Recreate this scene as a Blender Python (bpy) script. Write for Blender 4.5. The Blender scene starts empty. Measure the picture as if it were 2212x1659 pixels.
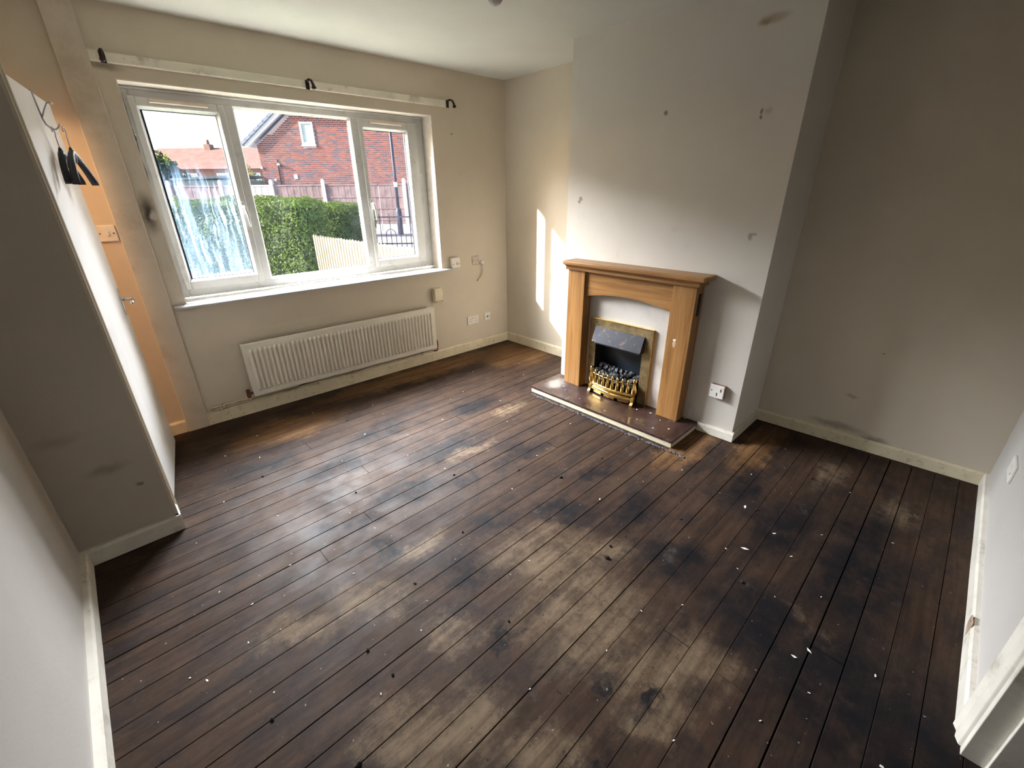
import bpy, bmesh, math, random
from mathutils import Vector, Matrix, noise
random.seed(7)
scn = bpy.context.scene
COL = scn.collection
PI = math.pi

# ------------------------------------------------------------------ camera
cam_d = bpy.data.cameras.new('camera')
cam_d.sensor_width = 36.0
cam_d.lens = 940.506 / 2212 * 36.0
cam_d.clip_start = 0.02
cam_d.clip_end = 300
cam = bpy.data.objects.new('camera', cam_d)
COL.objects.link(cam)
RT = (0.72001103, -0.69389706, -0.00953868)
DN = (-0.28722068, -0.28546089, -0.91433930)
FW = (0.63173444, 0.66107409, -0.40483657)
cam.matrix_world = Matrix(((RT[0], -DN[0], -FW[0], 0), (RT[1], -DN[1], -FW[1], 0),
                           (RT[2], -DN[2], -FW[2], 1.5), (0, 0, 0, 1)))
scn.camera = cam

# ------------------------------------------------------------------ sky, sun, exposure
SUN_TRAVEL = Vector((1.74, -1.0, -0.84)).normalized()
world = bpy.data.worlds.new('world')
scn.world = world
world.use_nodes = True
wn = world.node_tree
wn.nodes.clear()
sky = wn.nodes.new('ShaderNodeTexSky')
sky.sky_type = 'NISHITA'
sky.sun_disc = False
sky.sun_elevation = math.asin(-SUN_TRAVEL.z)
sky.sun_rotation = math.atan2(-SUN_TRAVEL.x, -SUN_TRAVEL.y)
sky.air_density = 1.0
sky.dust_density = 2.0
sky.ozone_density = 1.0
bg = wn.nodes.new('ShaderNodeBackground')
bg.inputs['Strength'].default_value = 0.195
wo = wn.nodes.new('ShaderNodeOutputWorld')
wn.links.new(sky.outputs[0], bg.inputs[0])
wn.links.new(bg.outputs[0], wo.inputs[0])

sun_d = bpy.data.lights.new('sun', 'SUN')
sun_d.energy = 7.0
sun_d.angle = math.radians(0.8)
sun_d.color = (1.0, 0.95, 0.87)
sun = bpy.data.objects.new('sun', sun_d)
COL.objects.link(sun)
sun.rotation_euler = (-SUN_TRAVEL).to_track_quat('Z', 'Y').to_euler()
sun.location = (-6, 8, 8)

# area light added above the window, out of view, to brighten the room
day_d = bpy.data.lights.new('added_window_fill', 'AREA')
day_d.shape = 'RECTANGLE'
day_d.size = 4.6
day_d.size_y = 2.0
day_d.spread = math.radians(130)
day_d.energy = 1130.0
day_d.color = (0.93, 0.96, 1.0)
day = bpy.data.objects.new('added_window_fill', day_d)
COL.objects.link(day)
day.location = (1.15, 5.5, 3.35)
day.rotation_euler = (Vector(day.location) - Vector((1.6, 2.6, 1.1))).to_track_quat('Z', 'Y').to_euler()

vs = scn.view_settings
vs.view_transform = 'Standard'
vs.look = 'None'
vs.gamma = 1.0
vs.use_curve_mapping = False
vs.exposure = 1.22

# ------------------------------------------------------------------ frames of reference (metres)
TH = math.radians(1.954)
EU = Vector((math.cos(TH), -math.sin(TH), 0))      # along the window wall, towards the chimney side
EN = Vector((math.sin(TH), math.cos(TH), 0))       # out through the window wall
WO = Vector((3.157, 3.368, 0))
WM = Matrix(((EU.x, EN.x, 0, WO.x), (EU.y, EN.y, 0, WO.y), (0, 0, 1, 0), (0, 0, 0, 1)))
# street outside: r to the right, f away from the house
EXM = Matrix(((0.720044, 0.693929, 0, 0), (-0.693929, 0.720044, 0, 0), (0, 0, 1, 0), (0, 0, 0, 1)))
CEIL = 2.40
XR = 3.157          # alcove wall
XB = 2.71           # chimney breast face
YB0, YB1 = 0.783, 2.222
YF = -0.375         # wall with the doorway beside the viewer
XL = -0.37
YS = 2.348          # short return by the door


def T(x, y, z):
    return Matrix.Translation((x, y, z))


# ------------------------------------------------------------------ materials
def new_mat(name):
    m = bpy.data.materials.new(name)
    m.use_nodes = True
    nt = m.node_tree
    nt.nodes.clear()
    out = nt.nodes.new('ShaderNodeOutputMaterial')
    b = nt.nodes.new('ShaderNodeBsdfPrincipled')
    nt.links.new(b.outputs[0], out.inputs[0])
    return m, nt, b


class N:
    """tiny node helper"""
    def __init__(s, nt):
        s.nt = nt

    def n(s, t, **kw):
        o = s.nt.nodes.new(t)
        for k, v in kw.items():
            setattr(o, k, v)
        return o

    def l(s, a, b):
        s.nt.links.new(a, b)

    def pos(s, local=False):
        if local:
            return s.n('ShaderNodeTexCoord').outputs['Object']
        return s.n('ShaderNodeNewGeometry').outputs['Position']

    def noise(s, vec, scale=5, detail=4, rough=0.55, vscale=None, dist=0.0):
        if vscale:
            mp = s.n('ShaderNodeMapping')
            mp.inputs['Scale'].default_value = vscale
            s.l(vec, mp.inputs['Vector'])
            vec = mp.outputs[0]
        t = s.n('ShaderNodeTexNoise')
        t.inputs['Scale'].default_value = scale
        t.inputs['Detail'].default_value = detail
        t.inputs['Roughness'].default_value = rough
        t.inputs['Distortion'].default_value = dist
        s.l(vec, t.inputs['Vector'])
        return t.outputs['Fac']

    def ramp(s, fac, a, b, lo=0.0, hi=1.0):
        r = s.n('ShaderNodeMapRange', interpolation_type='SMOOTHSTEP')
        r.inputs['From Min'].default_value = a
        r.inputs['From Max'].default_value = b
        r.inputs['To Min'].default_value = lo
        r.inputs['To Max'].default_value = hi
        s.l(fac, r.inputs['Value'])
        return r.outputs[0]

    def math(s, op, a, b=None):
        m = s.n('ShaderNodeMath', operation=op)
        for i, v in enumerate((a, b)):
            if v is None:
                continue
            if isinstance(v, (int, float)):
                m.inputs[i].default_value = v
            else:
                s.l(v, m.inputs[i])
        return m.outputs[0]

    def mix(s, fac, a, b):
        m = s.n('ShaderNodeMix', data_type='RGBA')
        for sock, v in ((m.inputs['Factor'], fac), (m.inputs['A'], a), (m.inputs['B'], b)):
            if isinstance(v, (int, float)):
                sock.default_value = v
            elif isinstance(v, (tuple, list)):
                sock.default_value = tuple(v) + (1,) if len(v) == 3 else v
            else:
                s.l(v, sock)
        return m.outputs['Result']

    def warp(s, vec, scale, amp):
        t = s.n('ShaderNodeTexNoise')
        t.inputs['Scale'].default_value = scale
        t.inputs['Detail'].default_value = 5
        t.inputs['Roughness'].default_value = 0.65
        s.l(vec, t.inputs['Vector'])
        sub = s.n('ShaderNodeVectorMath', operation='SUBTRACT')
        s.l(t.outputs['Color'], sub.inputs[0])
        sub.inputs[1].default_value = (0.5, 0.5, 0.5)
        sc = s.n('ShaderNodeVectorMath', operation='SCALE')
        s.l(sub.outputs[0], sc.inputs[0])
        sc.inputs['Scale'].default_value = amp
        ad = s.n('ShaderNodeVectorMath', operation='ADD')
        s.l(vec, ad.inputs[0])
        s.l(sc.outputs[0], ad.inputs[1])
        return ad.outputs[0]

    def blob(s, vec, c, r, rot=(0, 0, 0), soft=0.6):
        mp = s.n('ShaderNodeMapping', vector_type='TEXTURE')
        mp.inputs['Location'].default_value = c
        mp.inputs['Rotation'].default_value = rot
        mp.inputs['Scale'].default_value = r
        s.l(vec, mp.inputs['Vector'])
        ln = s.n('ShaderNodeVectorMath', operation='LENGTH')
        s.l(mp.outputs[0], ln.inputs[0])
        return s.ramp(ln.outputs['Value'], 1.0, 1.0 - soft)

    def bump(s, h, strength, dist, b):
        bp = s.n('ShaderNodeBump')
        bp.inputs['Strength'].default_value = strength
        bp.inputs['Distance'].default_value = dist
        s.l(h, bp.inputs['Height'])
        s.l(bp.outputs[0], b.inputs['Normal'])


def spec(b, v):
    b.inputs['Specular IOR Level'].default_value = v


def plain(name, col, rough=0.5, metal=0.0, var=0.0, vscale=8.0, bump=0.0, bscale=60, dirt=None, dirt_amt=0.5,
          dirt_scale=3.0, local=True, sp=0.4):
    m, nt, b = new_mat(name)
    h = N(nt)
    b.inputs['Roughness'].default_value = rough
    b.inputs['Metallic'].default_value = metal
    spec(b, sp)
    p = h.pos(local)
    c = tuple(col)
    out = None
    if var > 0:
        f = h.ramp(h.noise(p, vscale, 5), 0.3, 0.7)
        out = h.mix(f, tuple(x * (1 - var) for x in c), tuple(min(1, x * (1 + var)) for x in c))
    if dirt:
        f = h.math('MULTIPLY', h.ramp(h.noise(p, dirt_scale, 7, 0.7), 0.52, 0.68), dirt_amt)
        out = h.mix(f, out if out else c, dirt)
    if out:
        h.l(out, b.inputs['Base Color'])
    else:
        b.inputs['Base Color'].default_value = c + (1,)
    if bump > 0:
        h.bump(h.noise(p, bscale, 3), bump, 0.002, b)
    return m


def wall_mat(name, col, blobs=(), warp_amp=0.05):
    """matt emulsion on plaster with stains and toned patches: (centre, radii, colour, strength, softness)"""
    m, nt, b = new_mat(name)
    h = N(nt)
    b.inputs['Roughness'].default_value = 0.75
    spec(b, 0.25)
    p = h.pos()
    c = h.mix(h.ramp(h.noise(p, 1.6, 5, 0.6), 0.3, 0.7), tuple(x * 0.955 for x in col), tuple(x * 1.03 for x in col))
    c = h.mix(h.math('MULTIPLY', h.ramp(h.noise(p, 5.0, 7, 0.7), 0.60, 0.78), 0.10), c, (0.22, 0.17, 0.12))
    w = h.warp(p, 14.0, warp_amp)
    for cen, rad, bc, st, so in blobs:
        f = h.math('MULTIPLY', h.blob(w, cen, rad, soft=so), st)
        c = h.mix(f, c, bc)
    h.l(c, b.inputs['Base Color'])
    h.bump(h.math('ADD', h.noise(p, 90, 3), h.math('MULTIPLY', h.noise(p, 14, 3), 1.2)), 0.16, 0.004, b)
    return m


WALL = (0.655, 0.585, 0.475)


def wp(u, w, z):
    return tuple(WM @ Vector((u, w, z)))


M_BACK = wall_mat('back wall paint', WALL, [
    (wp(-2.79, 0, 1.40), (0.055, 0.06, 0.16), (0.035, 0.028, 0.02), 0.92, 0.9),
    (wp(-2.765, 0, 1.385), (0.03, 0.06, 0.045), (0.62, 0.55, 0.48), 0.9, 0.7),
    (wp(-2.74, 0, 0.84), (0.10, 0.05, 0.05), (0.10, 0.08, 0.06), 0.5, 0.9),
    (wp(-2.20, 0, 0.615), (0.42, 0.05, 0.018), (0.66, 0.60, 0.47), 0.8, 0.5),
    (wp(-1.55, 0, 0.575), (0.75, 0.05, 0.03), (0.60, 0.54, 0.43), 0.5, 0.6),
    (wp(-2.78, 0, 2.12), (0.10, 0.05, 0.03), (0.10, 0.09, 0.07), 0.6, 0.9),
    (wp(-0.41, 0, 0.885), (0.06, 0.05, 0.055), (0.62, 0.55, 0.45), 0.4, 0.5),
    (wp(-0.60, 0, 1.95), (0.02, 0.05, 0.008), (0.12, 0.10, 0.08), 0.8, 0.8),
    (wp(-1.0, 0, 0.80), (0.5, 0.05, 0.03), (0.62, 0.56, 0.46), 0.4, 0.6),
    (wp(-2.5, 0, 0.17), (0.12, 0.05, 0.06), (0.60, 0.54, 0.45), 0.5, 0.7),
], 0.04)
M_BREAST = wall_mat('chimney breast paint', (0.68, 0.64, 0.58), [
    ((XB, 1.51, 1.911), (0.1, 0.016, 0.018), (0.22, 0.18, 0.15), 0.85, 0.6),
    ((XB, 0.979, 1.86), (0.1, 0.010, 0.016), (0.20, 0.16, 0.14), 0.85, 0.6),
    ((XB, 0.976, 1.835), (0.1, 0.010, 0.013), (0.20, 0.16, 0.14), 0.85, 0.6),
    ((XB, 2.10, 1.445), (0.1, 0.02, 0.02), (0.30, 0.25, 0.24), 0.8, 0.5),
    ((XB, 2.115, 1.425), (0.1, 0.014, 0.014), (0.30, 0.25, 0.24), 0.8, 0.5),
    ((XB, 0.912, 1.255), (0.1, 0.018, 0.028), (0.33, 0.30, 0.29), 0.8, 0.6),
    ((XB, 0.895, 1.27), (0.1, 0.022, 0.012), (0.33, 0.30, 0.29), 0.7, 0.6),
    ((XB, 1.035, 2.235), (0.1, 0.05, 0.022), (0.26, 0.18, 0.07), 0.8, 0.9),
    ((XB, 1.00, 2.245), (0.1, 0.09, 0.028), (0.36, 0.29, 0.19), 0.6, 0.8),
    ((XB, 0.945, 1.86), (0.1, 0.03, 0.02), (0.40, 0.36, 0.32), 0.5, 0.8),
], 0.03)
M_RIGHT = wall_mat('right wall paint', WALL, [
    ((3.18, 0.33, 0.115), (0.1, 0.20, 0.035), (0.16, 0.12, 0.08), 0.55, 0.8),
    ((3.19, 0.13, 0.085), (0.1, 0.10, 0.04), (0.12, 0.09, 0.06), 0.6, 0.8),
    ((3.18, 0.30, 0.33), (0.1, 0.05, 0.015), (0.24, 0.20, 0.15), 0.5, 0.8),
    ((3.18, 0.22, 0.62), (0.1, 0.012, 0.010), (0.20, 0.16, 0.12), 0.7, 0.8),
], 0.05)
M_WALL = wall_mat('wall paint', WALL)
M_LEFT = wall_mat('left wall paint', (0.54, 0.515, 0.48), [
    ((XL, 2.25, 0.5), (0.1, 0.10, 0.7), (0.36, 0.30, 0.19), 0.55, 0.9)])  # tall darker patch beside the corner
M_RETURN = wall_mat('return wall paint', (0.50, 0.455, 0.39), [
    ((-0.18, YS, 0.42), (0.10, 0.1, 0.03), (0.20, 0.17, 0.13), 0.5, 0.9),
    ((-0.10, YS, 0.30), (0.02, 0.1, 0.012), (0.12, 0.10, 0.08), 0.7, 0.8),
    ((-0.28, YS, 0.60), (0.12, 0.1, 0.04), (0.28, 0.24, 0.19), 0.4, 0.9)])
M_CEIL = wall_mat('ceiling paint', (0.68, 0.69, 0.64))
M_HALL = plain('hall wall paint', (0.72, 0.52, 0.36), 0.8)
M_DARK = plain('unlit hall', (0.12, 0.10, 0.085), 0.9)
M_SKIRT = plain('cream gloss skirting', (0.74, 0.66, 0.48), 0.38, var=0.08, vscale=6, dirt=(0.34, 0.24, 0.12), dirt_amt=0.5,
                dirt_scale=26, local=False)
M_SKIRTW = plain('worn white skirting', (0.80, 0.76, 0.67), 0.36, var=0.08, vscale=6, dirt=(0.28, 0.22, 0.15), dirt_amt=0.45,
                 dirt_scale=9, local=False)
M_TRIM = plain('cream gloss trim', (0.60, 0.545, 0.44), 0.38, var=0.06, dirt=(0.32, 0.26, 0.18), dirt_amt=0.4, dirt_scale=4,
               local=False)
M_POST = plain('boxing paint', (0.60, 0.535, 0.44), 0.6, var=0.05, dirt=(0.30, 0.24, 0.18), dirt_amt=0.3, local=False)
M_BATTEN = plain('batten gloss', (0.80, 0.76, 0.64), 0.42, var=0.06, dirt=(0.30, 0.25, 0.18), dirt_amt=0.5, dirt_scale=9,
                 local=False)
M_REVEAL = plain('reveal paint', (0.74, 0.68, 0.60), 0.55, var=0.06, dirt=(0.32, 0.25, 0.18), dirt_amt=0.35, dirt_scale=6,
                 local=False)
M_SILL = plain('white sill gloss', (0.52, 0.53, 0.55), 0.3, var=0.05, dirt=(0.4, 0.36, 0.3), dirt_amt=0.3, local=False)
M_UPVC = plain('white upvc', (0.62, 0.63, 0.62), 0.32, var=0.03, dirt=(0.36, 0.33, 0.28), dirt_amt=0.35, dirt_scale=11,
               local=False)
M_VENT = plain('aged vent plastic', (0.63, 0.55, 0.47), 0.45, var=0.06)
M_GASKET = plain('black rubber', (0.015, 0.015, 0.02), 0.55)
M_DOOR = plain('white door paint', (0.76, 0.75, 0.73), 0.36, var=0.03, dirt=(0.52, 0.45, 0.33), dirt_amt=0.4, dirt_scale=2)
M_CHROME = plain('chrome', (0.72, 0.72, 0.74), 0.16, 1.0)
M_WIRE = plain('grey wire', (0.42, 0.41, 0.46), 0.3, 0.8)
M_BLACK = plain('black plastic', (0.012, 0.011, 0.016), 0.5)
M_BRACKET = plain('dark bronze metal', (0.035, 0.022, 0.028), 0.42, 0.5)
M_RAD = plain('radiator enamel', (0.80, 0.765, 0.67), 0.36, var=0.03, dirt=(0.45, 0.36, 0.26), dirt_amt=0.12, dirt_scale=24)
M_PIPE = plain('painted pipe', (0.60, 0.53, 0.38), 0.4, var=0.15, vscale=14, dirt=(0.20, 0.13, 0.08), dirt_amt=0.6)
M_RUST = plain('rusty valve', (0.12, 0.05, 0.025), 0.7, 0.2, var=0.4, vscale=50)
M_COPPER = plain('stained copper', (0.42, 0.20, 0.10), 0.5, 0.4, var=0.3, vscale=40)
M_PLASTIC = plain('white socket plastic', (0.80, 0.78, 0.73), 0.3, var=0.03)
M_CREAMP = plain('cream plastic', (0.76, 0.68, 0.48), 0.35, var=0.05)
M_SLOT = plain('socket slot', (0.04, 0.03, 0.03), 0.6)
M_REDBOX = plain('side shadow back box', (0.30, 0.14, 0.10), 0.6)  # red-brown tone takes in the shadow on the box sides
M_BRASS = plain('polished brass', (0.83, 0.58, 0.20), 0.2, 1.0, var=0.12, vscale=20)
M_BRASSD = plain('tarnished brass', (0.34, 0.26, 0.14), 0.46, 0.85, var=0.25, vscale=22, dirt=(0.14, 0.09, 0.04), dirt_amt=0.6,
                 dirt_scale=18)
M_HOOD = plain('satin black hood', (0.020, 0.021, 0.028), 0.42, 0.3, var=0.2, dirt=(0.16, 0.10, 0.07), dirt_amt=0.5, dirt_scale=22)
M_FIREBOX = plain('firebox black', (0.012, 0.014, 0.017), 0.5)
M_FIREBACK = plain('firebox back', (0.022, 0.030, 0.038), 0.3)
M_COAL = plain('coal', (0.030, 0.031, 0.036), 0.55, var=0.5, vscale=60, bump=0.6, bscale=120)
M_PANEL = plain('cream back panel', (0.57, 0.545, 0.505), 0.4, var=0.05, vscale=9, dirt=(0.46, 0.42, 0.38), dirt_amt=0.3,
                dirt_scale=5)
M_CABLE = plain('white cable', (0.7, 0.68, 0.62), 0.4)
M_DCABLE = plain('dark cable', (0.06, 0.05, 0.05), 0.5)
M_CHIP = plain('plaster chip', (0.78, 0.76, 0.72), 0.8)
M_CRUMB = plain('dark crumb', (0.025, 0.02, 0.017), 0.9)
M_DUST = plain('grey fluff', (0.085, 0.08, 0.088), 0.95, var=0.25, vscale=60)
M_BULB = plain('pearl glass', (0.70, 0.67, 0.66), 0.12)
M_BROKEN = plain('bare broken wood', (0.36, 0.26, 0.19), 0.8, var=0.2, vscale=30)


def oak_mat(name, axis, dark=1.0):
    """golden oak, grain running along axis (0 x, 1 y, 2 z)"""
    m, nt, b = new_mat(name)
    h = N(nt)
    b.inputs['Roughness'].default_value = 0.36
    spec(b, 0.45)
    p = h.pos(True)
    vs_ = [26.0, 26.0, 26.0]
    vs_[axis] = 1.3
    g = h.noise(p, 1.0, 6, 0.6, vs_, 0.6)
    c = h.mix(h.ramp(g, 0.3, 0.7), tuple(x * dark for x in (0.225, 0.100, 0.029)), tuple(x * dark for x in (0.40, 0.208, 0.070)))
    vs2 = [160.0] * 3
    vs2[axis] = 4.0
    f = h.noise(p, 1.0, 3, 0.5, vs2)
    c = h.mix(h.math('MULTIPLY', h.ramp(f, 0.55, 0.75), 0.35), c, (0.18, 0.075, 0.022))
    h.l(c, b.inputs['Base Color'])
    h.bump(f, 0.06, 0.001, b)
    return m


M_OAKZ = oak_mat('golden oak upright', 2)
M_OAKY = oak_mat('golden oak across', 1)


def floor_mat():
    m, nt, b = new_mat('stained pine floorboards')
    h = N(nt)
    p = h.pos()
    rnd = h.n('ShaderNodeObjectInfo').outputs['Random']
    # shift the grain from board to board
    cmb = h.n('ShaderNodeCombineXYZ')
    h.l(h.math('MULTIPLY', rnd, 37.0), cmb.inputs[0])
    h.l(h.math('MULTIPLY', rnd, 11.0), cmb.inputs[2])
    ad = h.n('ShaderNodeVectorMath', operation='ADD')
    h.l(p, ad.inputs[0])
    h.l(cmb.outputs[0], ad.inputs[1])
    pb = ad.outputs[0]
    grain = h.noise(pb, 1.0, 8, 0.62, (1.6, 26.0, 1.0), 0.8)
    fine = h.noise(pb, 1.0, 5, 0.6, (9.0, 150.0, 1.0), 0.3)
    big = h.noise(p, 2.6, 7, 0.65)
    brown = h.mix(h.ramp(grain, 0.28, 0.72), (0.026, 0.0145, 0.0095), (0.062, 0.037, 0.024))
    brown = h.mix(h.math('MULTIPLY', h.ramp(rnd, 0.0, 1.0), 0.22), brown, (0.06, 0.036, 0.027))
    brown = h.mix(h.math('MULTIPLY', h.ramp(big, 0.40, 0.70), 0.40), brown, (0.078, 0.050, 0.033))
    brown = h.mix(h.math('MULTIPLY', h.ramp(fine, 0.5, 0.75), 0.4), brown, (0.035, 0.02, 0.014))
    mott = h.ramp(h.noise(p, 5.0, 9, 0.72, (0.8, 1.4, 1.0)), 0.44, 0.62)
    brown = h.mix(h.math('MULTIPLY', mott, 0.62), brown, (0.016, 0.0135, 0.0145))
    # warm brown by window, alcove and hearth, brightened to stand in for light
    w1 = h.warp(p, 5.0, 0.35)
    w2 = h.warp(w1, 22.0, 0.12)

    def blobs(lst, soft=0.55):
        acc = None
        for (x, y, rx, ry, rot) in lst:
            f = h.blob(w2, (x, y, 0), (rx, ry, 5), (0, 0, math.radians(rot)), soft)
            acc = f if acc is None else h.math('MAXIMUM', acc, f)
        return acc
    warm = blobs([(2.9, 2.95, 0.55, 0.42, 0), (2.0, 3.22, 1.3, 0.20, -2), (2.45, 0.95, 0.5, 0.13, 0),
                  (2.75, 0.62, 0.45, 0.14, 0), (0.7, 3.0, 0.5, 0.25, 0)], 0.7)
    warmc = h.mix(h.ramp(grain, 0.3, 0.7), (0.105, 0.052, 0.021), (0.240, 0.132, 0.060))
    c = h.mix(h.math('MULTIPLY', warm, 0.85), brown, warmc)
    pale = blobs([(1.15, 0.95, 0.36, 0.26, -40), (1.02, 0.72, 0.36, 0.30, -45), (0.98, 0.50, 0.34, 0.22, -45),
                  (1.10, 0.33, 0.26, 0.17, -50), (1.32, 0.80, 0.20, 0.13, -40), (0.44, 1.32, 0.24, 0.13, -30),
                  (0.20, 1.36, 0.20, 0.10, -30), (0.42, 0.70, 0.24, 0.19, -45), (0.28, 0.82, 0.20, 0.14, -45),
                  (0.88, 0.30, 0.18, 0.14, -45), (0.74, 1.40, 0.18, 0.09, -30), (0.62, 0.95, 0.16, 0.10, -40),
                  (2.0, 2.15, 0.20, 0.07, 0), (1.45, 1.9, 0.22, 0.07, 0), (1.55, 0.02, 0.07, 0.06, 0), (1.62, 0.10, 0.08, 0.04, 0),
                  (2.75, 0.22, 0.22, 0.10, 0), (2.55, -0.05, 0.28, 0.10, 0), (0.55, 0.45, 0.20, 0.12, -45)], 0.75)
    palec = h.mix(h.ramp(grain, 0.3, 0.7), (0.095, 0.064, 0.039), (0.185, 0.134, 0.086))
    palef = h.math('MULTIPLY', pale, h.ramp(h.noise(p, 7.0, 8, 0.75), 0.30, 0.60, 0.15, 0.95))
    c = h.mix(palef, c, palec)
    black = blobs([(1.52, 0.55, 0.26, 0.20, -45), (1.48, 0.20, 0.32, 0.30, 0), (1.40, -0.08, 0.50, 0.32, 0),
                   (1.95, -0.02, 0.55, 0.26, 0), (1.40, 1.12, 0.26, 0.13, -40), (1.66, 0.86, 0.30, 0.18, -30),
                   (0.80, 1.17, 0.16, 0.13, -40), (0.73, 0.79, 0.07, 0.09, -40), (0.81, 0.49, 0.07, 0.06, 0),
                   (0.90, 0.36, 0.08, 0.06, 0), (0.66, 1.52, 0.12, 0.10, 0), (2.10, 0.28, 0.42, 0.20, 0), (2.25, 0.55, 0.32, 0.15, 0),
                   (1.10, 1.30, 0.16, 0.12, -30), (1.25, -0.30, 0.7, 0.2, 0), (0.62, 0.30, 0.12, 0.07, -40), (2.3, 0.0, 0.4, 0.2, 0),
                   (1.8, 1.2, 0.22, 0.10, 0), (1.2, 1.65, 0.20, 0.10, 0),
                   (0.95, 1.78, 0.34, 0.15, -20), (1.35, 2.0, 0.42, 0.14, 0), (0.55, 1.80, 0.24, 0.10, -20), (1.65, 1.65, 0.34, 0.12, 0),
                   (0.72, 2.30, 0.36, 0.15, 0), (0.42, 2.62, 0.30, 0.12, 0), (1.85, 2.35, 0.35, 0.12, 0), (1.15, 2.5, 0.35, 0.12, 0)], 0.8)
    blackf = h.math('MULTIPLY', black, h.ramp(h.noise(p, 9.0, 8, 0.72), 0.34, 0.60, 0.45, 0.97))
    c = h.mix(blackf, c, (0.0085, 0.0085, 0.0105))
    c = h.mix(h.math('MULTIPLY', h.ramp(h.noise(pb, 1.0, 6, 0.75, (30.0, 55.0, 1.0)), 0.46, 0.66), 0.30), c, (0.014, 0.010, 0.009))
    # pale scuffs and old paint specks
    scuff = h.ramp(h.noise(p, 5.5, 9, 0.72), 0.60, 0.74)
    c = h.mix(h.math('MULTIPLY', scuff, 0.30), c, (0.13, 0.125, 0.13))
    speck = h.ramp(h.noise(p, 60.0, 2, 0.5), 0.735, 0.77)
    c = h.mix(h.math('MULTIPLY', speck, 0.5), c, (0.40, 0.38, 0.34))
    dark_speck = h.ramp(h.noise(p, 34.0, 3, 0.5), 0.68, 0.74)
    c = h.mix(h.math('MULTIPLY', dark_speck, 0.7), c, (0.012, 0.010, 0.010))
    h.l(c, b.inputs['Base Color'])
    rr = h.ramp(h.noise(p, 4.0, 6, 0.7), 0.3, 0.7, 0.46, 0.70)
    h.l(rr, b.inputs['Roughness'])
    spec(b, 0.09)
    h.bump(h.math('ADD', grain, h.math('MULTIPLY', fine, 0.6)), 0.28, 0.003, b)
    return m


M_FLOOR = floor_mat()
M_UNDER = plain('dark void under boards', (0.008, 0.006, 0.005), 0.95)


def hearth_mat():
    m, nt, b = new_mat('brown polished hearth')
    h = N(nt)
    p = h.pos()
    c = h.mix(h.ramp(h.noise(p, 7, 6), 0.3, 0.7), (0.030, 0.015, 0.012), (0.058, 0.032, 0.026))
    d = h.ramp(h.noise(p, 9, 8, 0.75), 0.56, 0.72)
    dd = h.math('MAXIMUM', h.blob(h.warp(p, 9, 0.15), (2.52, 2.12, 0.05), (0.14, 0.10, 1), soft=0.7),
                h.math('MULTIPLY', d, 0.45))
    c = h.mix(h.math('MULTIPLY', dd, 0.55), c, (0.34, 0.32, 0.31))
    h.l(c, b.inputs['Base Color'])
    h.l(h.ramp(h.noise(p, 6, 5), 0.3, 0.7, 0.16, 0.42), b.inputs['Roughness'])
    return m


M_HEARTH = hearth_mat()


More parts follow.
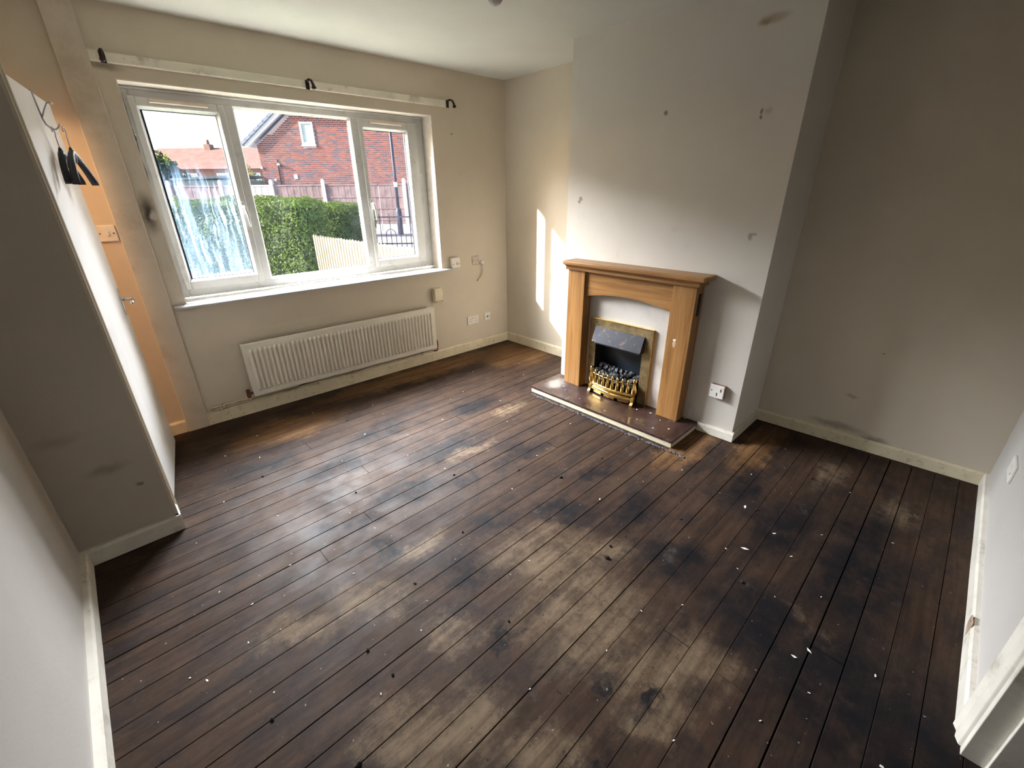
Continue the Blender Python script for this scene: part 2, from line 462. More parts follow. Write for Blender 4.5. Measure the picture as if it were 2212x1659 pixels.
def glass_mat(name, fog=False):
    m = bpy.data.materials.new(name)
    m.use_nodes = True
    nt = m.node_tree
    nt.nodes.clear()
    h = N(nt)
    out = h.n('ShaderNodeOutputMaterial')
    tr = h.n('ShaderNodeBsdfTransparent')
    gl = h.n('ShaderNodeBsdfGlossy')
    gl.inputs['Roughness'].default_value = 0.02
    lw = h.n('ShaderNodeLayerWeight')
    lw.inputs['Blend'].default_value = 0.5
    fr = h.n('ShaderNodeMath', operation='MULTIPLY_ADD')
    h.l(h.math('POWER', lw.outputs['Facing'], 5.0), fr.inputs[0])
    fr.inputs[1].default_value = 0.6
    fr.inputs[2].default_value = 0.02
    mx = h.n('ShaderNodeMixShader')
    h.l(fr.outputs[0], mx.inputs[0])
    h.l(tr.outputs[0], mx.inputs[1])
    h.l(gl.outputs[0], mx.inputs[2])
    cur = mx.outputs[0]
    p = h.pos()
    if fog:
        # condensation between the panes: runs of water and a milky film
        df = h.n('ShaderNodeBsdfTranslucent')
        df.inputs['Color'].default_value = (0.50, 0.70, 0.98, 1)
        d2 = h.n('ShaderNodeBsdfDiffuse')
        d2.inputs['Color'].default_value = (0.55, 0.70, 0.90, 1)
        md = h.n('ShaderNodeMixShader')
        md.inputs[0].default_value = 0.25
        h.l(df.outputs[0], md.inputs[1])
        h.l(d2.outputs[0], md.inputs[2])
        sep = h.n('ShaderNodeSeparateXYZ')
        h.l(p, sep.inputs[0])
        z = sep.outputs[2]
        wv = h.warp(p, 8.0, 0.05)
        runs = h.ramp(h.noise(wv, 1.0, 4, 0.6, (46.0, 46.0, 3.2)), 0.50, 0.66)
        wide = h.ramp(h.noise(wv, 1.0, 3, 0.5, (13.0, 13.0, 1.4)), 0.48, 0.66)
        body = h.math('MULTIPLY', h.ramp(z, 1.72, 1.45), 1.0)
        film = h.math('ADD', h.math('MULTIPLY', runs, 0.055), h.math('MULTIPLY', wide, 0.025))
        film = h.math('ADD', film, h.ramp(z, 1.55, 0.95, 0.005, 0.018))
        film = h.math('MULTIPLY', film, body)
        ragged = h.math('ADD', z, h.math('MULTIPLY', h.noise(p, 1.0, 4, 0.7, (60, 60, 6)), -0.09))
        frost = h.math('MULTIPLY', h.ramp(ragged, 0.965, 0.935), 0.15)
        fac = h.math('MINIMUM', h.math('MAXIMUM', film, frost), 0.9)
        m2 = h.n('ShaderNodeMixShader')
        h.l(fac, m2.inputs[0])
        h.l(cur, m2.inputs[1])
        h.l(md.outputs[0], m2.inputs[2])
        cur = m2.outputs[0]
    else:
        df = h.n('ShaderNodeBsdfTranslucent')
        df.inputs['Color'].default_value = (0.85, 0.87, 1.0, 1)
        m2 = h.n('ShaderNodeMixShader')
        f = h.math('ADD', h.math('MULTIPLY', h.ramp(h.noise(p, 6, 6, 0.7), 0.45, 0.75), 0.0015), 0.0005)
        h.l(f, m2.inputs[0])
        h.l(cur, m2.inputs[1])
        h.l(df.outputs[0], m2.inputs[2])
        cur = m2.outputs[0]
    h.l(cur, out.inputs[0])
    return m


M_GLASS = glass_mat('window glass')
M_FOG = glass_mat('misted window glass', True)


# ------------------------------------------------------------------ mesh helpers
class MB:
    def __init__(s):
        s.v, s.f, s.sm = [], [], []

    def add(s, vs_, fs, smooth=False):
        o = len(s.v)
        s.v += [tuple(v) for v in vs_]
        s.f += [tuple(i + o for i in f) for f in fs]
        s.sm += [smooth] * len(fs)
        return s

    def box(s, x0, x1, y0, y1, z0, z1):
        x0, x1 = min(x0, x1), max(x0, x1)
        y0, y1 = min(y0, y1), max(y0, y1)
        z0, z1 = min(z0, z1), max(z0, z1)
        return s.add([(x0, y0, z0), (x1, y0, z0), (x1, y1, z0), (x0, y1, z0), (x0, y0, z1), (x1, y0, z1), (x1, y1, z1), (x0, y1, z1)],
                     [(0, 3, 2, 1), (4, 5, 6, 7), (0, 1, 5, 4), (1, 2, 6, 5), (2, 3, 7, 6), (3, 0, 4, 7)])

    def prism(s, poly, axis, a, b, smooth=False):
        """closed 2D polygon extruded along axis from a to b; poly holds the other two coordinates in order"""
        def mk(p, t):
            q = list(p)
            q.insert(axis, t)
            return tuple(q)
        n = len(poly)
        vs_ = [mk(p, a) for p in poly] + [mk(p, b) for p in poly]
        fs = [tuple(range(n - 1, -1, -1)), tuple(range(n, 2 * n))]
        fs += [(i, (i + 1) % n, n + (i + 1) % n, n + i) for i in range(n)]
        return s.add(vs_, fs, smooth)

    def tube(s, pts, r, n=8, cap=True, smooth=True):
        pts = [Vector(p) for p in pts]
        rr = r if isinstance(r, (list, tuple)) else [r] * len(pts)
        vs_, fs = [], []
        up = None
        for i, p in enumerate(pts):
            d = (pts[min(i + 1, len(pts) - 1)] - pts[max(i - 1, 0)]).normalized()
            if up is None:
                up = Vector((0, 0, 1)) if abs(d.z) < 0.9 else Vector((1, 0, 0))
            a = d.cross(up)
            if a.length < 1e-5:
                a = d.cross(Vector((0.3, 0.9, 0.2)))
            a.normalize()
            up = a.cross(d).normalized()
            for k in range(n):
                t = 2 * PI * k / n
                vs_.append(p + (a * math.cos(t) + up * math.sin(t)) * rr[i])
        for i in range(len(pts) - 1):
            for k in range(n):
                fs.append((i * n + k, i * n + (k + 1) % n, (i + 1) * n + (k + 1) % n, (i + 1) * n + k))
        if cap:
            fs.append(tuple(range(n - 1, -1, -1)))
            fs.append(tuple((len(pts) - 1) * n + k for k in range(n)))
        return s.add(vs_, fs, smooth)

    def lathe(s, prof, c=(0, 0, 0), n=14, axis=2, smooth=True):
        """prof: (radius, height) along axis"""
        vs_, fs = [], []
        for r, hgt in prof:
            for k in range(n):
                t = 2 * PI * k / n
                q = [math.cos(t) * r, math.sin(t) * r]
                q.insert(axis, hgt)
                vs_.append((q[0] + c[0], q[1] + c[1], q[2] + c[2]))
        for i in range(len(prof) - 1):
            for k in range(n):
                fs.append((i * n + k, i * n + (k + 1) % n, (i + 1) * n + (k + 1) % n, (i + 1) * n + k))
        fs.append(tuple(range(n - 1, -1, -1)))
        fs.append(tuple((len(prof) - 1) * n + k for k in range(n)))
        return s.add(vs_, fs, smooth)

    def lump(s, c, r, seed=0, sub=2, amp=0.3, smooth=False):
        bm = bmesh.new()
        bmesh.ops.create_icosphere(bm, subdivisions=sub, radius=1.0)
        for v in bm.verts:
            k = 1 + amp * noise.noise(v.co * 1.6 + Vector((seed * 3.1, seed * 1.7, seed)))
            v.co = Vector((v.co.x * r[0], v.co.y * r[1], v.co.z * r[2])) * k + Vector(c)
        bm.verts.index_update()
        s.add([v.co[:] for v in bm.verts], [[v.index for v in f.verts] for f in bm.faces], smooth)
        bm.free()
        return s

    def mesh(s, name):
        me = bpy.data.meshes.new(name)
        me.from_pydata(s.v, [], s.f)
        me.polygons.foreach_set('use_smooth', s.sm)
        bm = bmesh.new()
        bm.from_mesh(me)
        bmesh.ops.recalc_face_normals(bm, faces=bm.faces)
        bm.to_mesh(me)
        bm.free()
        me.update()
        return me

    def build(s, name, mat, parent=None, M=None, bevel=0.0, seg=2, kind=None):
        me = s.mesh(name)
        me.materials.append(mat)
        return link(name, me, parent, M, bevel, seg, kind)


def link(name, me, parent=None, M=None, bevel=0.0, seg=2, kind=None):
    o = bpy.data.objects.new(name, me)
    COL.objects.link(o)
    if parent is not None:
        o.parent = parent
    if M is not None:
        if parent is None:
            o.matrix_world = M
        else:
            o.matrix_basis = M
    if bevel > 0:
        b = o.modifiers.new('bevel', 'BEVEL')
        b.width = bevel
        b.segments = seg
        b.limit_method = 'ANGLE'
    if kind:
        o['kind'] = kind
    return o


def tag(o, label, cat=None, group=None, kind=None):
    o['label'] = label
    if cat:
        o['category'] = cat
    if group:
        o['group'] = group
    if kind:
        o['kind'] = kind
    return o


def thing(name, label, cat, M=None, group=None, kind=None):
    o = bpy.data.objects.new(name, None)
    o.empty_display_size = 0.1
    COL.objects.link(o)
    if M is not None:
        o.matrix_world = M
    return tag(o, label, cat, group, kind)


def struct(name, mb, mat, label, cat, M=None, bevel=0.0):
    return tag(mb.build(name, mat, None, M, bevel), label, cat, kind='structure')


# ------------------------------------------------------------------ room shell
# floor: boards laid along x
fl = MB().box(-0.6, 3.45, -1.5, 3.7, -0.16, -0.024).build('floor', M_UNDER)
tag(fl, 'dark stained bare wooden floorboards of the empty room', 'floor', kind='structure')
BW = 0.100
bm_ = MB()
c_ = 0.0012
bm_.prism([(0.0, -0.022), (1.0, -0.022), (1.0, -c_), (0.990, 0.0), (0.010, 0.0), (0.0, -c_)], 0, 0.0, 1.0)
board_me = bm_.mesh('floor_board')
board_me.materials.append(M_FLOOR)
y = 0.019 - BW * 14
k = 0
while y < 3.55:
    gap = random.choice((0.0008, 0.0014, 0.002, 0.0026, 0.005)) if y < 2.4 else random.choice((0.001, 0.0016, 0.0024))
    cuts = [-0.58, 3.30]
    rj = random.random()
    if rj < 0.35:
        cuts.insert(1, random.uniform(0.4, 2.6))
    for a, b_ in zip(cuts[:-1], cuts[1:]):
        o = link('floor_board', board_me, fl, Matrix.Translation((a + 0.001, y + gap / 2, random.uniform(-0.0014, 0.0006)))
                 @ Matrix.Diagonal((b_ - a - 0.002, BW - gap, 1, 1)))
    y += BW
    k += 1

# ceiling
struct('ceiling', MB().box(-1.6, 3.6, -1.6, 3.75, CEIL, CEIL + 0.2), M_CEIL, 'plain off-white painted ceiling', 'ceiling')

# back wall with the window opening, in the wall frame
U0, U1, Z0, Z1 = -2.75, -0.782, 0.855, 2.07
wb = MB()
TW = 0.30
wb.box(-5.0, U0, 0, TW, -0.3, CEIL + 0.1)
wb.box(U1, 0.5, 0, TW, -0.3, CEIL + 0.1)
wb.box(U0, U1, 0, TW, -0.3, Z0)
wb.box(U0, U1, 0, TW, Z1, CEIL + 0.1)
struct('wall_back', wb, M_BACK, 'taupe painted wall with the window and radiator', 'wall', WM)
# unseen eaves, added to cut off the top of the sun patch
ev = MB().box(-6.0, 1.5, TW, 0.45, 2.13, 2.24)
tag(ev.build('trim_1', M_UPVC, None, WM), 'unseen white eaves board added outside above the window', 'eaves', kind='structure')

# right wall, two alcoves, slightly out of true beside the doorway
wr = MB()
wr.prism([(XR, 3.6), (XR, YB0), (3.212, YF - 0.25), (3.5, YF - 0.25), (3.5, 3.6)], 2, -0.1, CEIL + 0.05)
struct('wall_right', wr, M_RIGHT, 'taupe painted wall of the two alcoves beside the chimney breast', 'wall')

# chimney breast with the firebox recess
FY0, FY1, FZ0, FZ1 = 1.462, 1.862, 0.05, 0.555
cb = MB()
cb.box(XB, XR + 0.02, YB0, FY0, -0.05, CEIL + 0.05)
cb.box(XB, XR + 0.02, FY1, YB1, -0.05, CEIL + 0.05)
cb.box(XB, XR + 0.02, FY0, FY1, FZ1, CEIL + 0.05)
cb.box(XB, XR + 0.02, FY0, FY1, -0.05, FZ0)
cb.box(XB + 0.16, XR + 0.02, FY0, FY1, FZ0, FZ1)
struct('wall_chimney', cb, M_BREAST, 'pale grey chimney breast with filled holes above the mantelpiece', 'chimney breast')

# front wall with a doorway
DX0, DX1 = 0.68, 1.44
wf = MB()
wf.box(DX1, 3.6, YF - 0.14, YF, -0.1, CEIL + 0.05)
wf.box(-0.8, DX0, YF - 0.14, YF, -0.1, CEIL + 0.05)
wf.box(DX0, DX1, YF - 0.14, YF, 2.0, CEIL + 0.05)
struct('wall_front', wf, M_LEFT, 'pale painted wall at the edge of view with a doorway', 'wall')
hb = MB()
hb.box(DX0 - 0.3, DX0 - 0.2, -1.5, YF - 0.14, -0.1, CEIL)
hb.box(DX1 + 0.3, DX1 + 0.4, -1.5, YF - 0.14, -0.1, CEIL)
hb.box(DX0 - 0.3, DX1 + 0.4, -1.6, -1.5, -0.1, CEIL)
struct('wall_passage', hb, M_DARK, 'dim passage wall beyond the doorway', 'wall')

# left walls
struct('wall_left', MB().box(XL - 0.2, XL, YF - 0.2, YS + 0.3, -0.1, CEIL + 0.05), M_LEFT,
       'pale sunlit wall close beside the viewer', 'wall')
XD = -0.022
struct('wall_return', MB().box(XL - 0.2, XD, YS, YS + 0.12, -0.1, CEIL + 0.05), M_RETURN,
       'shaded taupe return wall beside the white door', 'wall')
OY0, OY1, OZ = 2.565, 3.43, 1.925
wd = MB()
wd.box(XD - 0.11, XD, YS + 0.12, OY0 - 0.025, -0.1, CEIL + 0.05)
wd.box(XD - 0.11, XD, OY0 - 0.025, 3.60, OZ + 0.025, CEIL + 0.05)
wd.box(XD - 0.11, XD, OY1 + 0.02, 3.60, -0.1, OZ + 0.025)
struct('wall_door', wd, M_WALL, 'taupe wall above and around the white door', 'wall')
# hall behind the door, lit by its own warm lamp
hl = MB()
hl.box(-1.55, -1.45, 1.9, 3.7, -0.1, CEIL)
hl.box(-1.55, XD - 0.11, 2.40, 2.46, -0.1, CEIL)
hl.box(-1.5, XD - 0.11, 3.52, 3.56, -0.1, CEIL)
struct('wall_hall', hl, M_HALL, 'warm lit hall wall behind the door', 'wall')
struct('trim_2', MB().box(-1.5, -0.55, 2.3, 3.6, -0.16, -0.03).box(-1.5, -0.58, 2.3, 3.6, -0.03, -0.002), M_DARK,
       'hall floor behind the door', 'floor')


# baseboards: profile with a chamfered top
def skirt(name, p0, p1, hgt, mat, label, th=0.016, M=None):
    """runs from p0 to p1 on the floor, room side on the left hand"""
    a, b_ = Vector(p0), Vector(p1)
    d = (b_ - a)
    L = d.length
    d.normalize()
    nrm = Vector((-d.y, d.x))
    m = MB()
    prof = [(-0.002, 0.0), (th, 0.0), (th, hgt - 0.012), (th - 0.006, hgt), (-0.002, hgt)]
    n = max(2, int(L / 0.25))
    vs_, fs = [], []
    for i in range(n + 1):
        t = L * i / n
        jit = 0.0 if i in (0, n) else random.uniform(-0.0008, 0.0008)
        for q, z in prof:
            pt = a + d * t + nrm * (q + (jit if q > 0 else 0))
            vs_.append((pt.x, pt.y, z))
    k = len(prof)
    for i in range(n):
        for j in range(k):
            fs.append((i * k + j, i * k + (j + 1) % k, (i + 1) * k + (j + 1) % k, (i + 1) * k + j))
    fs.append(tuple(range(k)))
    fs.append(tuple(n * k + j for j in range(k - 1, -1, -1)))
    m.add(vs_, fs)
    return tag(m.build(name, mat, None, M), label, 'skirting', kind='structure')


pA = WM @ Vector((-0.016, 0, 0))
pB = WM @ Vector((-2.835, 0, 0))
skirt('baseboard_back', pA.xy, pB.xy, 0.094, M_SKIRT, 'dirty cream skirting board below the radiator', 0.018)
skirt('baseboard_alcove', (XR, YB1 - 0.0), (XR, 3.352), 0.094, M_SKIRT, 'cream skirting board in the sunlit alcove')
skirt('baseboard_chimney', (XB, YB0 - 0.014), (XB, 1.005), 0.062, M_SKIRTW, 'chipped white skirting board beside the hearth', 0.018)
skirt('baseboard_chimney_side', (XR, YB0), (XB + 0.002, YB0), 0.066, M_TRIM, 'shaded cream skirting board on the chimney breast return',
      0.014)
skirt('baseboard_right', (3.209, YF), (XR, YB0), 0.078, M_SKIRT, 'cream skirting board in the darker alcove')
skirt('baseboard_front', (1.53, YF), (3.20, YF), 0.078, M_SKIRTW, 'white skirting board with a broken chunk by the doorway', 0.02)
skirt('baseboard_return', (XD + 0.018, YS), (XL, YS), 0.082, M_SKIRTW, 'scuffed cream skirting board under the shaded return wall',
      0.02)
skirt('baseboard_return_end', (XD, YS + 0.1), (XD, YS - 0.018), 0.082, M_SKIRTW, 'short end of skirting board by the door frame', 0.018)
skirt('baseboard_left', (XL, YS), (XL, YF), 0.078, M_SKIRTW, 'white skirting board along the near pale wall', 0.024)
pC = WM @ Vector((-2.955, 0, 0))
pD = WM @ Vector((-3.18, 0, 0))
skirt('baseboard_door', pC.xy, pD.xy, 0.085, M_SKIRT, 'piece of skirting board between the door and the boxing', 0.016)
# broken patch on the front skirting
brk = MB().lump((0, 0, 0), (0.034, 0.004, 0.030), 3, 2, 0.5)
tag(brk.build('trim_3', M_BROKEN, None, T(1.93, YF + 0.020, 0.055)), 'bare broken patch on the white skirting board', 'broken patch',
    kind='structure')

# boxed-in pipe left of the window
post = MB().box(-2.958, -2.83, -0.024, 0.01, 0, CEIL)
tag(post.build('trim_4', M_POST, None, WM, 0.003), 'tall painted boxing between the door and the window', 'boxing', kind='structure')

# door frame on the left
df_ = MB()
df_.box(XD - 0.115, XD + 0.004, OY0 - 0.028, OY0, 0, OZ + 0.028)
df_.box(XD - 0.115, XD + 0.004, OY1, OY1 + 0.024, 0, OZ + 0.028)
df_.box(XD - 0.115, XD + 0.004, OY0, OY1, OZ, OZ + 0.028)
fr = tag(df_.build('trim_5', M_TRIM, None, None, 0.002), 'cream door frame around the white door', 'door frame', kind='structure')
arch = MB()
arch.box(XD - 0.004, XD + 0.020, OY0 - 0.085, OY0 - 0.012, 0, OZ + 0.08)
arch.build('architrave', M_TRIM, fr, None, 0.004)
arch = MB()
arch.box(XD - 0.004, XD + 0.012, YS + 0.002, YS + 0.016, 0.08, CEIL)
arch.build('corner_bead', M_TRIM, fr, None, 0.003)

# door frame of the near doorway
d2 = MB()
d2.prism([(DX1 + 0.004, YF - 0.004), (1.533, YF - 0.004), (1.533, YF + 0.020), (1.512, YF + 0.024), (1.492, YF + 0.016),
          (1.470, YF + 0.018), (DX1 + 0.010, YF + 0.010)], 2, 0.0, 2.06)
n2 = tag(d2.build('trim_6', M_SKIRTW, None, None, 0.002), 'white moulded architrave of the doorway beside the viewer', 'architrave',
         kind='structure')
MB().box(DX1 - 0.022, DX1 + 0.004, YF - 0.145, YF + 0.004, 0, 2.0).build('lining', M_SKIRTW, n2, None, 0.002)
MB().box(DX1 - 0.036, DX1 - 0.020, YF - 0.145, YF - 0.045, 0, 2.0).build('door_stop', M_SKIRTW, n2, None, 0.002)
MB().box(DX0 - 0.004, DX0 + 0.022, YF - 0.145, YF + 0.004, 0, 2.0).build('lining', M_SKIRTW, n2, None, 0.002)
MB().box(DX0, DX1, YF - 0.145, YF + 0.004, 1.98, 2.004).build('lining', M_SKIRTW, n2, None, 0.002)
MB().box(DX0 - 0.09, DX0 - 0.004, YF - 0.002, YF + 0.02, 0, 2.06).build('architrave', M_SKIRTW, n2, None, 0.004)
MB().box(DX0 - 0.09, 1.533, YF - 0.002, YF + 0.02, 2.0, 2.09).build('architrave', M_SKIRTW, n2, None, 0.004)

# ------------------------------------------------------------------ window
win = thing('window_1', 'white plastic framed window with three panes, left one misted', 'window', WM, kind='structure')
WI, WOUT = 0.142, 0.205           # inner and outer face of the frame
rv = MB().box(U0 - 0.001, U0 + 0.006, 0.0, WI + 0.01, Z0, Z1)
rv.build('reveal', M_REVEAL, win)
MB().box(U1 - 0.006, U1 + 0.001, 0.0, WI + 0.01, Z0, Z1).build('reveal', M_REVEAL, win)
MB().box(U0, U1, 0.0, WI + 0.01, Z1 - 0.006, Z1 + 0.001).build('reveal', M_REVEAL, win)
# sill with nosing
sl = MB()
sl.prism([(WI + 0.02, Z0 + 0.006), (-0.030, Z0 - 0.004), (-0.040, Z0 - 0.011), (-0.036, Z0 - 0.024), (0.0, Z0 - 0.026), (0.0, Z0 - 0.012),
          (WI + 0.02, Z0 - 0.012)], 0, U0, U1)
sl.prism([(0.001, Z0 + 0.0), (-0.030, Z0 - 0.004), (-0.040, Z0 - 0.011), (-0.036, Z0 - 0.024), (0.001, Z0 - 0.026)], 0, U0 - 0.066, U0)
sl.prism([(0.001, Z0 + 0.0), (-0.030, Z0 - 0.004), (-0.040, Z0 - 0.011), (-0.036, Z0 - 0.024), (0.001, Z0 - 0.026)], 0, U1, U1 + 0.10)
sl.build('sill', M_SILL, win)
MB().box(U0, U1, TW - 0.02, TW + 0.06, Z0 - 0.06, Z0 - 0.02).build('outer_sill', M_UPVC, win)


def frame_ring(mb, u0, u1, z0, z1, wu0, wu1, wz0, wz1, w0, w1):
    """ring of four members; widths given per side"""
    mb.box(u0, u0 + wu0, w0, w1, z0, z1)
    mb.box(u1 - wu1, u1, w0, w1, z0, z1)
    mb.box(u0 + wu0, u1 - wu1, w0, w1, z0, z0 + wz0)
    mb.box(u0 + wu0, u1 - wu1, w0, w1, z1 - wz1, z1)
    return mb


def bead_ring(mb, u0, u1, z0, z1, t, w0, w1):
    """sloped glazing bead: a mitred frustum ring whose inner edge is t inside and deeper"""
    o = [(u0, z0), (u1, z0), (u1, z1), (u0, z1)]
    i = [(u0 + t, z0 + t), (u1 - t, z0 + t), (u1 - t, z1 - t), (u0 + t, z1 - t)]
    vs_ = [(a, w0, b) for a, b in o] + [(a, w1, b) for a, b in i] + [(a, w1, b) for a, b in o]
    fs = []
    for k in range(4):
        j = (k + 1) % 4
        fs += [(k, j, 4 + j, 4 + k), (4 + k, 4 + j, 8 + j, 8 + k), (k, 8 + k, 8 + j, j)]
    return mb.add(vs_, fs)


FZ_0, FZ_1 = 0.868, 2.064
m1 = frame_ring(MB(), U0 + 0.006, U1 - 0.006, FZ_0, FZ_1, 0.044, 0.075, 0.058, 0.052, WI, WOUT)
m1.box(U0 + 0.006, U1 - 0.006, WI - 0.012, WI, FZ_1 - 0.014, FZ_1)
m1.build('frame', M_UPVC, win, None, 0.006, 3)
gz0, gz1 = FZ_0 + 0.058, FZ_1 - 0.052
for ua, ub in ((-2.246, -2.183), (-1.412, -1.346)):
    MB().box(ua, ub, WI, WOUT, gz0 - 0.002, gz1 + 0.002).build('mullion', M_UPVC, win, None, 0.006, 3)
# fixed middle light
bead_ring(MB(), -2.183, -1.412, gz0, gz1, 0.012, WI + 0.016, WI + 0.034).build('glazing_bead', M_UPVC, win)
MB().box(-2.178, -1.416, 0.180, 0.184, gz0, gz1).build('pane', M_GLASS, win)


def sash(u0, u1, z0, z1, gu0, gu1, gz_0, gz_1, glass, hand_u, label):
    s = frame_ring(MB(), u0, u1, z0, z1, gu0 - u0 - 0.012, u1 - gu1 - 0.012, gz_0 - z0 - 0.012, z1 - gz_1 - 0.012,
                   WI - 0.014, WI + 0.05).build('sash', M_UPVC, win, None, 0.006, 3)
    tag(s, label)
    bead_ring(MB(), gu0 - 0.012, gu1 + 0.012, gz_0 - 0.012, gz_1 + 0.012, 0.012, WI + 0.0, WI + 0.020).build('glazing_bead', M_UPVC, s)
    g = 0.007
    frame_ring(MB(), gu0 - 0.004, gu1 + 0.004, gz_0 - 0.004, gz_1 + 0.004, 0.014 if glass is M_FOG else g, g, g, g, WI + 0.020, WI + 0.033).build('gasket', M_GASKET, s)
    MB().box(gu0, gu1, 0.176, 0.180, gz_0, gz_1).build('pane', glass, s)
    # trickle vent
    v = MB()
    a, b_ = gu0 + 0.05, gu1 - 0.04
    v.prism([(WI - 0.014, z1 - 0.030), (WI - 0.030, z1 - 0.026), (WI - 0.033, z1 - 0.008), (WI - 0.014, z1 - 0.004)], 0, a, b_)
    v.build('trickle_vent', M_VENT, s, None, 0.002)
    # handle: back plate and a cranked lever hanging down
    hz = 1.42
    h = MB().box(hand_u - 0.011, hand_u + 0.011, WI - 0.024, WI - 0.014, hz - 0.045, hz + 0.035).build('handle', M_UPVC, s, None, 0.004)
    MB().tube([(hand_u, WI - 0.022, hz), (hand_u, WI - 0.040, hz), (hand_u + 0.004, WI - 0.052, hz - 0.012),
               (hand_u + 0.010, WI - 0.056, hz - 0.05), (hand_u + 0.010, WI - 0.058, hz - 0.125)],
              [0.010, 0.010, 0.009, 0.0075, 0.006], 8).build('lever', M_UPVC, h)
    return s


sash(-2.712, -2.236, 0.918, 2.016, -2.667, -2.285, 0.983, 1.955, M_FOG, -2.262, 'opening sash with misted, streaked glass')
sash(-1.356, -0.858, 0.918, 2.016, -1.312, -0.956, 0.983, 1.945, M_GLASS, -1.333, 'narrow opening sash with clear glass')

# loose black wire hanging down the left reveal
wire = MB().tube([(-2.738, 0.10, 2.03), (-2.735, 0.085, 1.95), (-2.739, 0.065, 1.86), (-2.735, 0.055, 1.78), (-2.739, 0.075, 1.70),
                  (-2.733, 0.09, 1.62), (-2.738, 0.10, 1.55)], 0.0024, 6)
wire.tube([(-2.738, 0.10, 2.03), (-2.739, 0.05, 1.95), (-2.738, 0.06, 1.86)], 0.002, 6)
wire.lump((-2.736, 0.058, 1.80), (0.006, 0.006, 0.022), 2, 1, 0.2)
tag(wire.build('loose_wire', M_DCABLE, None, WM), 'thin black wire hanging down the left window reveal', 'wire')

# ------------------------------------------------------------------ curtain batten and brackets
bt = MB().prism([(-0.018, 2.137), (0.0, 2.133), (0.0, 2.184), (-0.016, 2.182), (-0.020, 2.176)], 0, -2.83, -0.612)
tag(bt.build('curtain_batten', M_BATTEN, None, WM, 0.002), 'long cream painted wooden batten above the window', 'batten')
for u, dx, lab in ((-2.775, -1, 'dark curtain pole bracket at the batten end next to the boxing'),
                   (-1.745, 1, 'dark curtain pole bracket at the middle of the batten'),
                   (-0.635, 1, 'dark curtain pole bracket at the batten end near the room corner')):
    th = thing('curtain_bracket', lab, 'bracket', WM @ T(u, -0.0205, 2.155) @ Matrix.Diagonal((1.35, 1.25, 1.15, 1)), 'curtain pole brackets on the batten')
    MB().box(-0.009, 0.009, -0.004, 0.001, -0.022, 0.024).build('back_plate', M_BRACKET, th, None, 0.0015)
    MB().tube([(0, -0.003, 0.018), (0, -0.030, 0.022), (dx * 0.004, -0.052, 0.014), (dx * 0.006, -0.064, -0.006), (dx * 0.006, -0.066, -0.022)],
              [0.007, 0.006, 0.006, 0.007, 0.008], 8).build('arm', M_BRACKET, th)
    MB().lathe([(0.004, -0.012), (0.009, -0.008), (0.010, 0.0), (0.009, 0.008), (0.004, 0.012)], (dx * 0.006, -0.068, -0.022), 10, 1).build(
        'cup', M_BRACKET, th)

# ------------------------------------------------------------------ radiator
RU0, RU1, RZ0, RZ1 = -2.522, -0.957, 0.148, 0.540
rad = thing('radiator', 'long white ribbed panel radiator under the window', 'radiator', WM @ T((RU0 + RU1) / 2, 0, 0))
RW = (RU1 - RU0) / 2


def rad_panel(w, name, flip=1):
    nr = 48
    pit = (2 * RW - 0.05) / nr
    us = [(-RW, 0), (-RW + 0.024, 0)]
    for i in range(nr):
        a = -RW + 0.025 + i * pit
        us += [(a + pit * 0.18, 0), (a + pit * 0.34, 1), (a + pit * 0.66, 1), (a + pit * 0.82, 0)]
    us += [(RW - 0.024, 0), (RW, 0)]
    zs = [(RZ0, 0), (RZ0 + 0.035, 0), (RZ0 + 0.050, 1), (RZ1 - 0.058, 1), (RZ1 - 0.043, 0), (RZ1 - 0.006, 0), (RZ1, -1)]
    vs_ = []
    for z, a in zs:
        for u, b_ in us:
            dpt = 0.015 * a * b_ if a > 0 else 0.0
            back = 0.008 if a < 0 else 0
            vs_.append((u, w + flip * (-dpt + back), z))
    n = len(us)
    fs = [(i * n + j, i * n + j + 1, (i + 1) * n + j + 1, (i + 1) * n + j) for i in range(len(zs) - 1) for j in range(n - 1)]
    # rim turned back
    o = len(vs_)
    vs_ += [(-RW, w + flip * 0.022, RZ0), (RW, w + flip * 0.022, RZ0), (RW, w + flip * 0.022, RZ1), (-RW, w + flip * 0.022, RZ1)]
    t0 = (len(zs) - 1) * n
    fs += [(0, n - 1, o + 1, o), (t0, t0 + n - 1, o + 2, o + 3), (0, t0, o + 3, o), (n - 1, t0 + n - 1, o + 2, o + 1), (o, o + 1, o + 2, o + 3)]
    return MB().add(vs_, fs).build(name, M_RAD, rad)


rad_panel(-0.078, 'front_panel')
# convector fins seen from above
cv = MB()
for i in range(60):
    u = -RW + 0.03 + (2 * RW - 0.06) * i / 59
    cv.box(u - 0.001, u + 0.001, -0.055, -0.032, RZ0 + 0.03, RZ1 - 0.012)
cv.build('convector_fins', M_RAD, rad, kind='stuff')
for s in (-1, 1):
    MB().box(s * RW - 0.004, s * RW + 0.004, -0.076, -0.030, RZ0 + 0.004, RZ1 - 0.002).build('side_cover', M_RAD, rad, None, 0.002)
MB().box(-RW + 0.002, RW - 0.002, -0.032, -0.026, RZ0 + 0.01, RZ1 - 0.008).build('back_plate', M_RAD, rad)
for u in (-0.5, 0.5):
    MB().box(u - 0.015, u + 0.015, -0.027, 0.0, RZ0 + 0.06, RZ1 - 0.05).build('wall_bracket', M_RAD, rad)
MB().lathe([(0.008, 0), (0.008, 0.012), (0.005, 0.016)], (RW - 0.05, -0.05, RZ1 - 0.004), 8).build('bleed_valve', M_RAD, rad)
